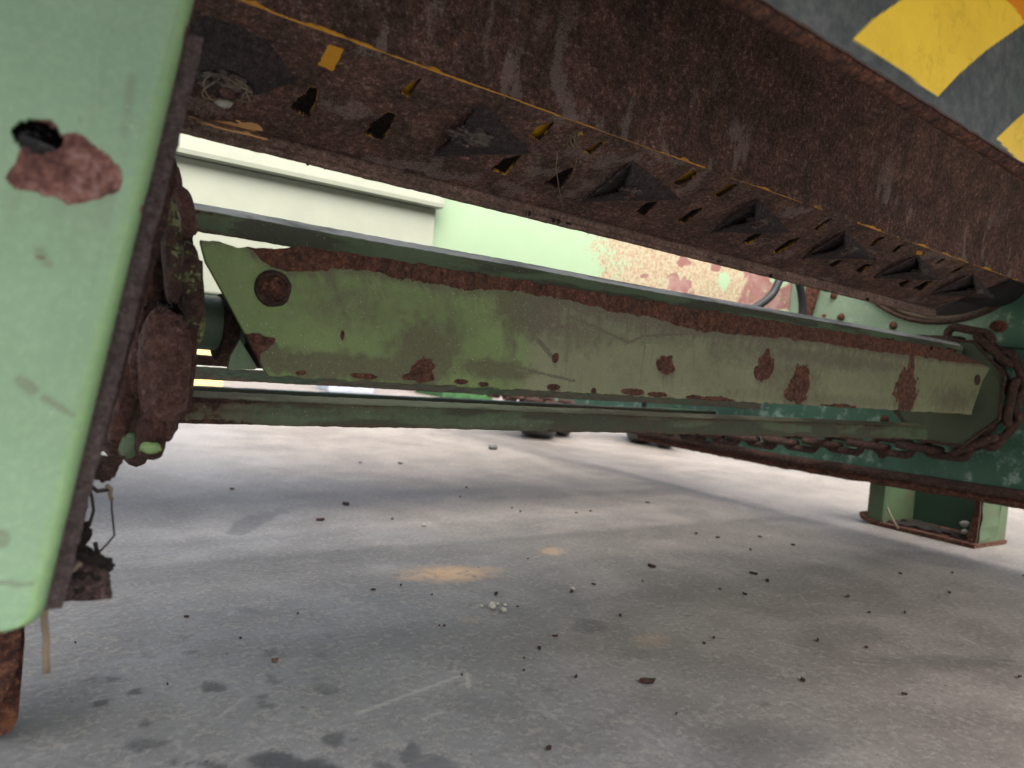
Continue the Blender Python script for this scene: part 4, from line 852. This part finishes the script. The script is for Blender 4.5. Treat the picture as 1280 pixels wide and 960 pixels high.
# ================================================================== REAR PANEL + machine body above
def rear():
    Y = 1.68; t = thing('rear_panel', (1.0, Y, .5), 'pale green painted rear panel, peeling to pink and ochre at its right end', 'machine panel')  # flat rear panel of the machine
    fr = Frame((0, Y, 0), X1, Z1)
    b = NB('pale_peeling_paint'); n = b.noise(12, 5, .6); n1 = b.noise(42, 6, .7); n2 = b.noise(110, 5, .7)
    c = b.mix(b.attr('tint'), (.50, .54, .42), (.33, .45, .30)); c = b.mix(b.math('MULTIPLY', b.ss(n, .35, .7), .5), c, b.mix(1., c, (.9, .95, .86), 'MULTIPLY'))
    och = b.ss(b.math('ADD', b.attr('speck'), b.math('MULTIPLY', b.math('SUBTRACT', b.math('ADD', b.math('MULTIPLY', n1, .6), b.math('MULTIPLY', n2, .4)), .5), 2.6)), .50, .72)
    oc = b.mix(b.ss(n2, .40, .62), (.44, .39, .27), (.32, .22, .15))
    c = b.mix(och, c, oc)
    pk = b.ss(b.math('ADD', b.attr('pink'), b.math('MULTIPLY', b.math('SUBTRACT', n1, .5), .9)), .47, .54)
    c = b.mix(pk, c, b.mix(b.ss(n, .4, .65), (.25, .12, .11), (.33, .21, .19)))
    m = b.out(c, .5, b.bump(b.math('SUBTRACT', 1., pk), .0015, .5), spec=.4)
    us = np.arange(-1.2, 2.35, .006); vs = np.linspace(.50, 1.30, 150); U, V = np.meshgrid(us, vs, indexing='ij')
    xs = fr.uv(545, 270)[0]
    sp = sm(U+.15*(fbm(U*7, V*7, 3)-.5), fr.uv(670, 330)[0], fr.uv(790, 350)[0])*(.92)-.08
    pink = sm(U+.12*(fbm(U*9, V*9, 13)-.5), fr.uv(905, 370)[0]-.03, fr.uv(940, 370)[0])*(.62)
    for e in [(850, 357, 16, 12, .9), (857, 328, 10, 8, .8), (805, 345, 6, 5, .7), (895, 335, 10, 8, .7)]:
        c0 = fr.uv(e[0], e[1]); a = abs(fr.uv(e[0]+e[2], e[1])[0]-c0[0]); b2 = abs(fr.uv(e[0], e[1]+e[3])[1]-c0[1])
        pink = np.maximum(pink, e[4]*(1-sm(np.hypot((U-c0[0])/a, (V-c0[1])/b2)+1.6*(fbm(U*50, V*50, 1)-.5), .5, 1.3)))
    for e in [(975, 350, 12, 10), (985, 395, 14, 8), (905, 350, 8, 12)]:
        c0 = fr.uv(e[0], e[1]); a = abs(fr.uv(e[0]+e[2], e[1])[0]-c0[0]); b2 = abs(fr.uv(e[0], e[1]+e[3])[1]-c0[1])
        k = (1-sm(np.hypot((U-c0[0])/a, (V-c0[1])/b2)+.5*(fbm(U*40, V*40, 2)-.5), .6, 1.2)); pink -= .8*k; sp -= .6*k
    grid('sheet', fr.at(U, V, .004*(fbm(U*2, V*2, 5)-.5)), m, t, dict(speck=sp, pink=pink, tint=1+0*U), solid=.004)
    # cream door panel standing proud at the left with its folded top ledge
    m2 = flat('cream_paint', (.40, .43, .35), .45, .0004, 14, var=.08)
    z1 = fr.uv(205, 193)[1]; zc = .79
    zl = fr.uv(540, 262)[1]; zl0 = fr.uv(205, 193)[1]
    box('door_sheet', (-1.2, Y-.020, .53), (xs-.012, Y-.004, max(zl, zl0)-.002), m2, t, .004)
    box('door_ledge', (-1.2, Y-.044, (zl+zl0)/2), (xs, Y-.005, (zl+zl0)/2+.30), m2, t, .010)
    # rest of the machine behind and over the panel
    box('body_side', (-1.2, Y+.01, .56), (1.6, Y+.25, 1.30), M['slat'], t, .01)
rear()
def cable(pts, Y, lab, r=.0125):
    P_ = [np.array(p, float) for p in pts]; q = []
    for i in range(len(P_)-1):
        p0, p1, p2, p3 = P_[max(i-1, 0)], P_[i], P_[i+1], P_[min(i+2, len(P_)-1)]
        for t_ in np.linspace(0, 1, 9)[:-1]: q.append(.5*((2*p1)+(-p0+p2)*t_+(2*p0-5*p1+4*p2-p3)*t_**2+(-p0+3*p1-3*p2+p3)*t_**3))
    pts = q+[P_[-1]]
    tag(tube('cable', [onY(*p, Y) for p in pts], r, M['rubber'], None, 14), lab, 'cable')
cable([(1040, 270), (1010, 310), (978, 345), (965, 368), (945, 384), (915, 400), (880, 420)], 1.50, 'dark rubber cable curving down to the left in front of the pink panel')
cable([(960, 290), (985, 325), (998, 352), (1003, 380), (1002, 405), (1002, 440)], 1.50, 'dark rubber cable dropping straight down beside the corner of the green side plate')

# unseen deck, added overhead to keep the daylight off the rotor and floor
t = thing('shade_deck', (1.0, .6, 1.16), 'unseen deck sheet added above the slotted beam to block daylight', 'machine deck')
box('shade_sheet', (-.5, -.45, 1.16), (2.4, 1.06, 1.18), M['rust'], t, .003)

# ================================================================== BEHIND: wheels, barrier, crate
def wheel(px, py, lab, r=.30, w=.15):
    c = onZ(px, py, 0); t = thing('transport_wheel', (c[0], c[1], 0), lab, 'wheel', 'wheels standing behind the machine')
    ax = np.array([RT[0], RT[1], 0]); ax = unit(ax)
    prof = [(-w/2+.02, .16), (-w/2, r*.75), (-w/2+.01, r*.93), (-w/2+.03, r*.985), (0, r), (w/2-.03, r*.985), (w/2-.01, r*.93), (w/2, r*.75), (w/2-.02, .16)]
    fwd = np.cross(ax, Z1); V = []; n = 72
    for k in range(n):
        a = 2*math.pi*k/n; d = fwd*math.cos(a)+Z1*math.sin(a); g = 1-.012*(k % 2)
        for x, q in prof: V.append(c*[1, 1, 0]+Z1*r+ax*x+d*(q*(g if q > .9*r else 1)))
    m_ = len(prof); Fc = [(k*m_+j, ((k+1) % n)*m_+j, ((k+1) % n)*m_+j+1, k*m_+j+1) for k in range(n) for j in range(m_-1)]
    mesh('tyre', V, Fc, M['tyre'], t, smooth=True)
    cyl('rim', c*[1, 1, 0]+Z1*r, ax, .165, w-.05, M['rustred'], t, 32, .004)
wheel(672, 546, 'widest grey wheel left of the pair of twin wheels showing below the slats', w=.22)
wheel(702, 544, 'narrow grey wheel right beside the widest wheel below the slats', w=.13)
wheel(800, 553, 'rust stained grey wheel below the slats left of its twin', w=.17)
wheel(830, 559, 'grey wheel nearest the side plate showing below the slats', w=.13)
def barrier():
    c = onZ(600, 492, 0); t = thing('barrier_board', (c[0], c[1], 0), 'red and white striped barrier board standing far behind the machine', 'barrier')
    ax = unit(np.array([RT[0], RT[1], 0])); k = np.linalg.norm(c[:2])/F
    wt = flat('barrier_white', (.75, .75, .75), .5, 0, 5, var=.05); rd_ = flat('barrier_red', (.75, .03, .03), .5, 0, 5, var=.05)
    w_ = .42
    for i in range(5):
        p = c*[1, 1, 0]+ax*(i-2.5)*w_; q = p+ax*w_; s_ = ax*.06
        extr('stripe', [p+Z1*.12+s_, q+Z1*.12+s_, q+Z1*.30-s_, p+Z1*.30-s_], np.cross(ax, Z1)*.03, wt if i % 2 else rd_, t)
    for d in (-2.2, 2.2): cyl('leg', c*[1, 1, 0]+ax*d*w_+Z1*.05, Z1, .03, .1, wt, t, 12)
barrier()
c = onZ(200, 489, 0); t = tag(box('crate', (c[0]-.5, c[1], 0), (onZ(268, 489, 0)[0], c[1]+.3, .55), flat('crate_ochre', (.75, .52, .22), .6, .001, 8, var=.1), None, .01), 'ochre yellow crate far behind beside the rusty chain', 'crate')
c = onZ(455, 492, 0); tag(box('container', (c[0]-.35, c[1], .0), (c[0]+.10, c[1]+.3, .5), flat('blue_grey', (.34, .38, .46), .6, .001, 8, var=.2), None, .02), 'blue grey container far behind under the flat bar', 'container')
c = onZ(535, 494, 0); tag(box('hedge_box', (c[0], c[1]-.3, .0), (c[0]+.6, c[1]+.3, .8), flat('dark_green_box', (.03, .10, .03), .7, .01, 20, var=.5), None, .02), 'dark green box far behind left of the striped barrier', 'box')

# ================================================================== LOOSE BITS ON THE FLOOR
M['grit'] = flat('dark_grit', (.035, .022, .018), .9, .001, 200)
def flake(px, py, s, lab=None, mat='flake', grp='rust flakes scattered over the concrete floor', seed=0, cat='rust flake', name='rust_flake', asp=.5):
    c = onZ(px, py, 0); rr = random.Random(seed+int(px)*7+int(py)); n = 9; a0 = rr.uniform(0, 6.28); s = s*.72
    sz = s*np.linalg.norm(c-CAM)/F; pts = []
    for k in range(n):
        a = 2*math.pi*k/n; q = rr.uniform(.6, 1.1); x = math.cos(a)*q*sz; y = math.sin(a)*q*sz*asp
        pts.append(c+np.array([x*math.cos(a0)-y*math.sin(a0), x*math.sin(a0)+y*math.cos(a0), .0016+rr.uniform(0, .0008)]))
    o = extr(name, pts, (0, 0, .0022+sz*.12), M[mat]); tag(o, lab or 'small dark rust flake lying on the concrete floor', cat, grp)
for px, py, s, lab in [(809, 854, 15, 'largest reddish rust flake, curled, on the floor towards the front'), (686, 938, 7, 'reddish flake nearest the front edge of the floor'), (1003, 852, 7, 'flat reddish flake alone on the right half of the floor'),
                       (814, 709, 11, 'long dark flake behind the pebbles to their right'), (432, 631, 11, 'longest dark flake under the slats'), (400, 651, 10, 'dark flake just in front of the longest one under the slats'), (941, 718, 8, 'left one of two dark flakes lying close together'), (959, 727, 8, 'right one of two dark flakes lying close together')]:
    flake(px, py, s, lab, grp=None)
for px, py, s in [(620, 744, 6), (674, 812, 6), (694, 797, 5), (714, 741, 6), (775, 771, 5), (742, 732, 4), (466, 739, 5), (501, 733, 3), (655, 825, 3), (654, 840, 3), (892, 799, 4), (880, 806, 4), (1022, 802, 5), (1083, 811, 4), (1130, 870, 5), (1187, 742, 4), (1125, 718, 4), (1131, 767, 4), (991, 682, 5),
                 (938, 688, 4), (897, 673, 4), (1086, 767, 3), (1280, 721, 3), (555, 784, 3), (549, 784, 2.5), (372, 769, 3), (209, 858, 2), (233, 773, 4), (94, 806, 2), (720, 848, 5), (1274, 848, 4), (803, 728, 3), (845, 895, 3), (647, 760, 3), (577, 846, 3), (300, 800, 2.5), (931, 744, 5), (900, 738, 3), (1190, 717, 3), (1060, 747, 5),
                 (870, 668, 4), (950, 672, 4), (640, 636, 3), (575, 622, 3), (583, 610, 2.5), (650, 640, 3), (738, 640, 3), (720, 642, 3), (809, 629, 4), (500, 580, 5), (450, 579, 4), (660, 700, 2.5), (540, 745, 2.5), (490, 650, 3)]: flake(px, py, s)
flake(343, 828, 6, 'tiny orange leaf fragment on the grey left part of the floor', 'leaf', None, 1, 'leaf', 'leaf_fragment', 1.)
flake(290, 612, 5, 'orange leaf fragment lying just below the lowest slat', 'leaf', None, 2, 'leaf', 'leaf_fragment', .8)
for px, py, s, lab in [(614, 761, 5.5, 'largest round pebble in the small pebble cluster'), (629, 765, 4, 'pebble at the near right side of the cluster'), (621, 756.5, 2.8, 'small pebble behind the largest one in the cluster'), (631, 757.5, 2.4, 'small dark pebble at the far right of the cluster'), (602, 759, 2.2, 'tiny pebble at the left of the cluster'), (716, 738, 3, 'single pale pebble beside a flake behind the cluster'), (530, 658, 2.5, 'pale speck of stone on the floor in the middle distance')]:
    c = onZ(px, py, 0); r = s*np.linalg.norm(c-CAM)/F; tag(lump('pebble', c+Z1*r*.7, (r, r, r*.8), M['stone'], None, 3, .3, int(px)), lab, 'pebble')
c = onZ(616, 562, 0); tag(lump('stone_chunk', c+Z1*.012, (.024, .02, .014), M['tyre'], None, 3, .25, 2), 'dark angular stone lying alone under the slats', 'stone')
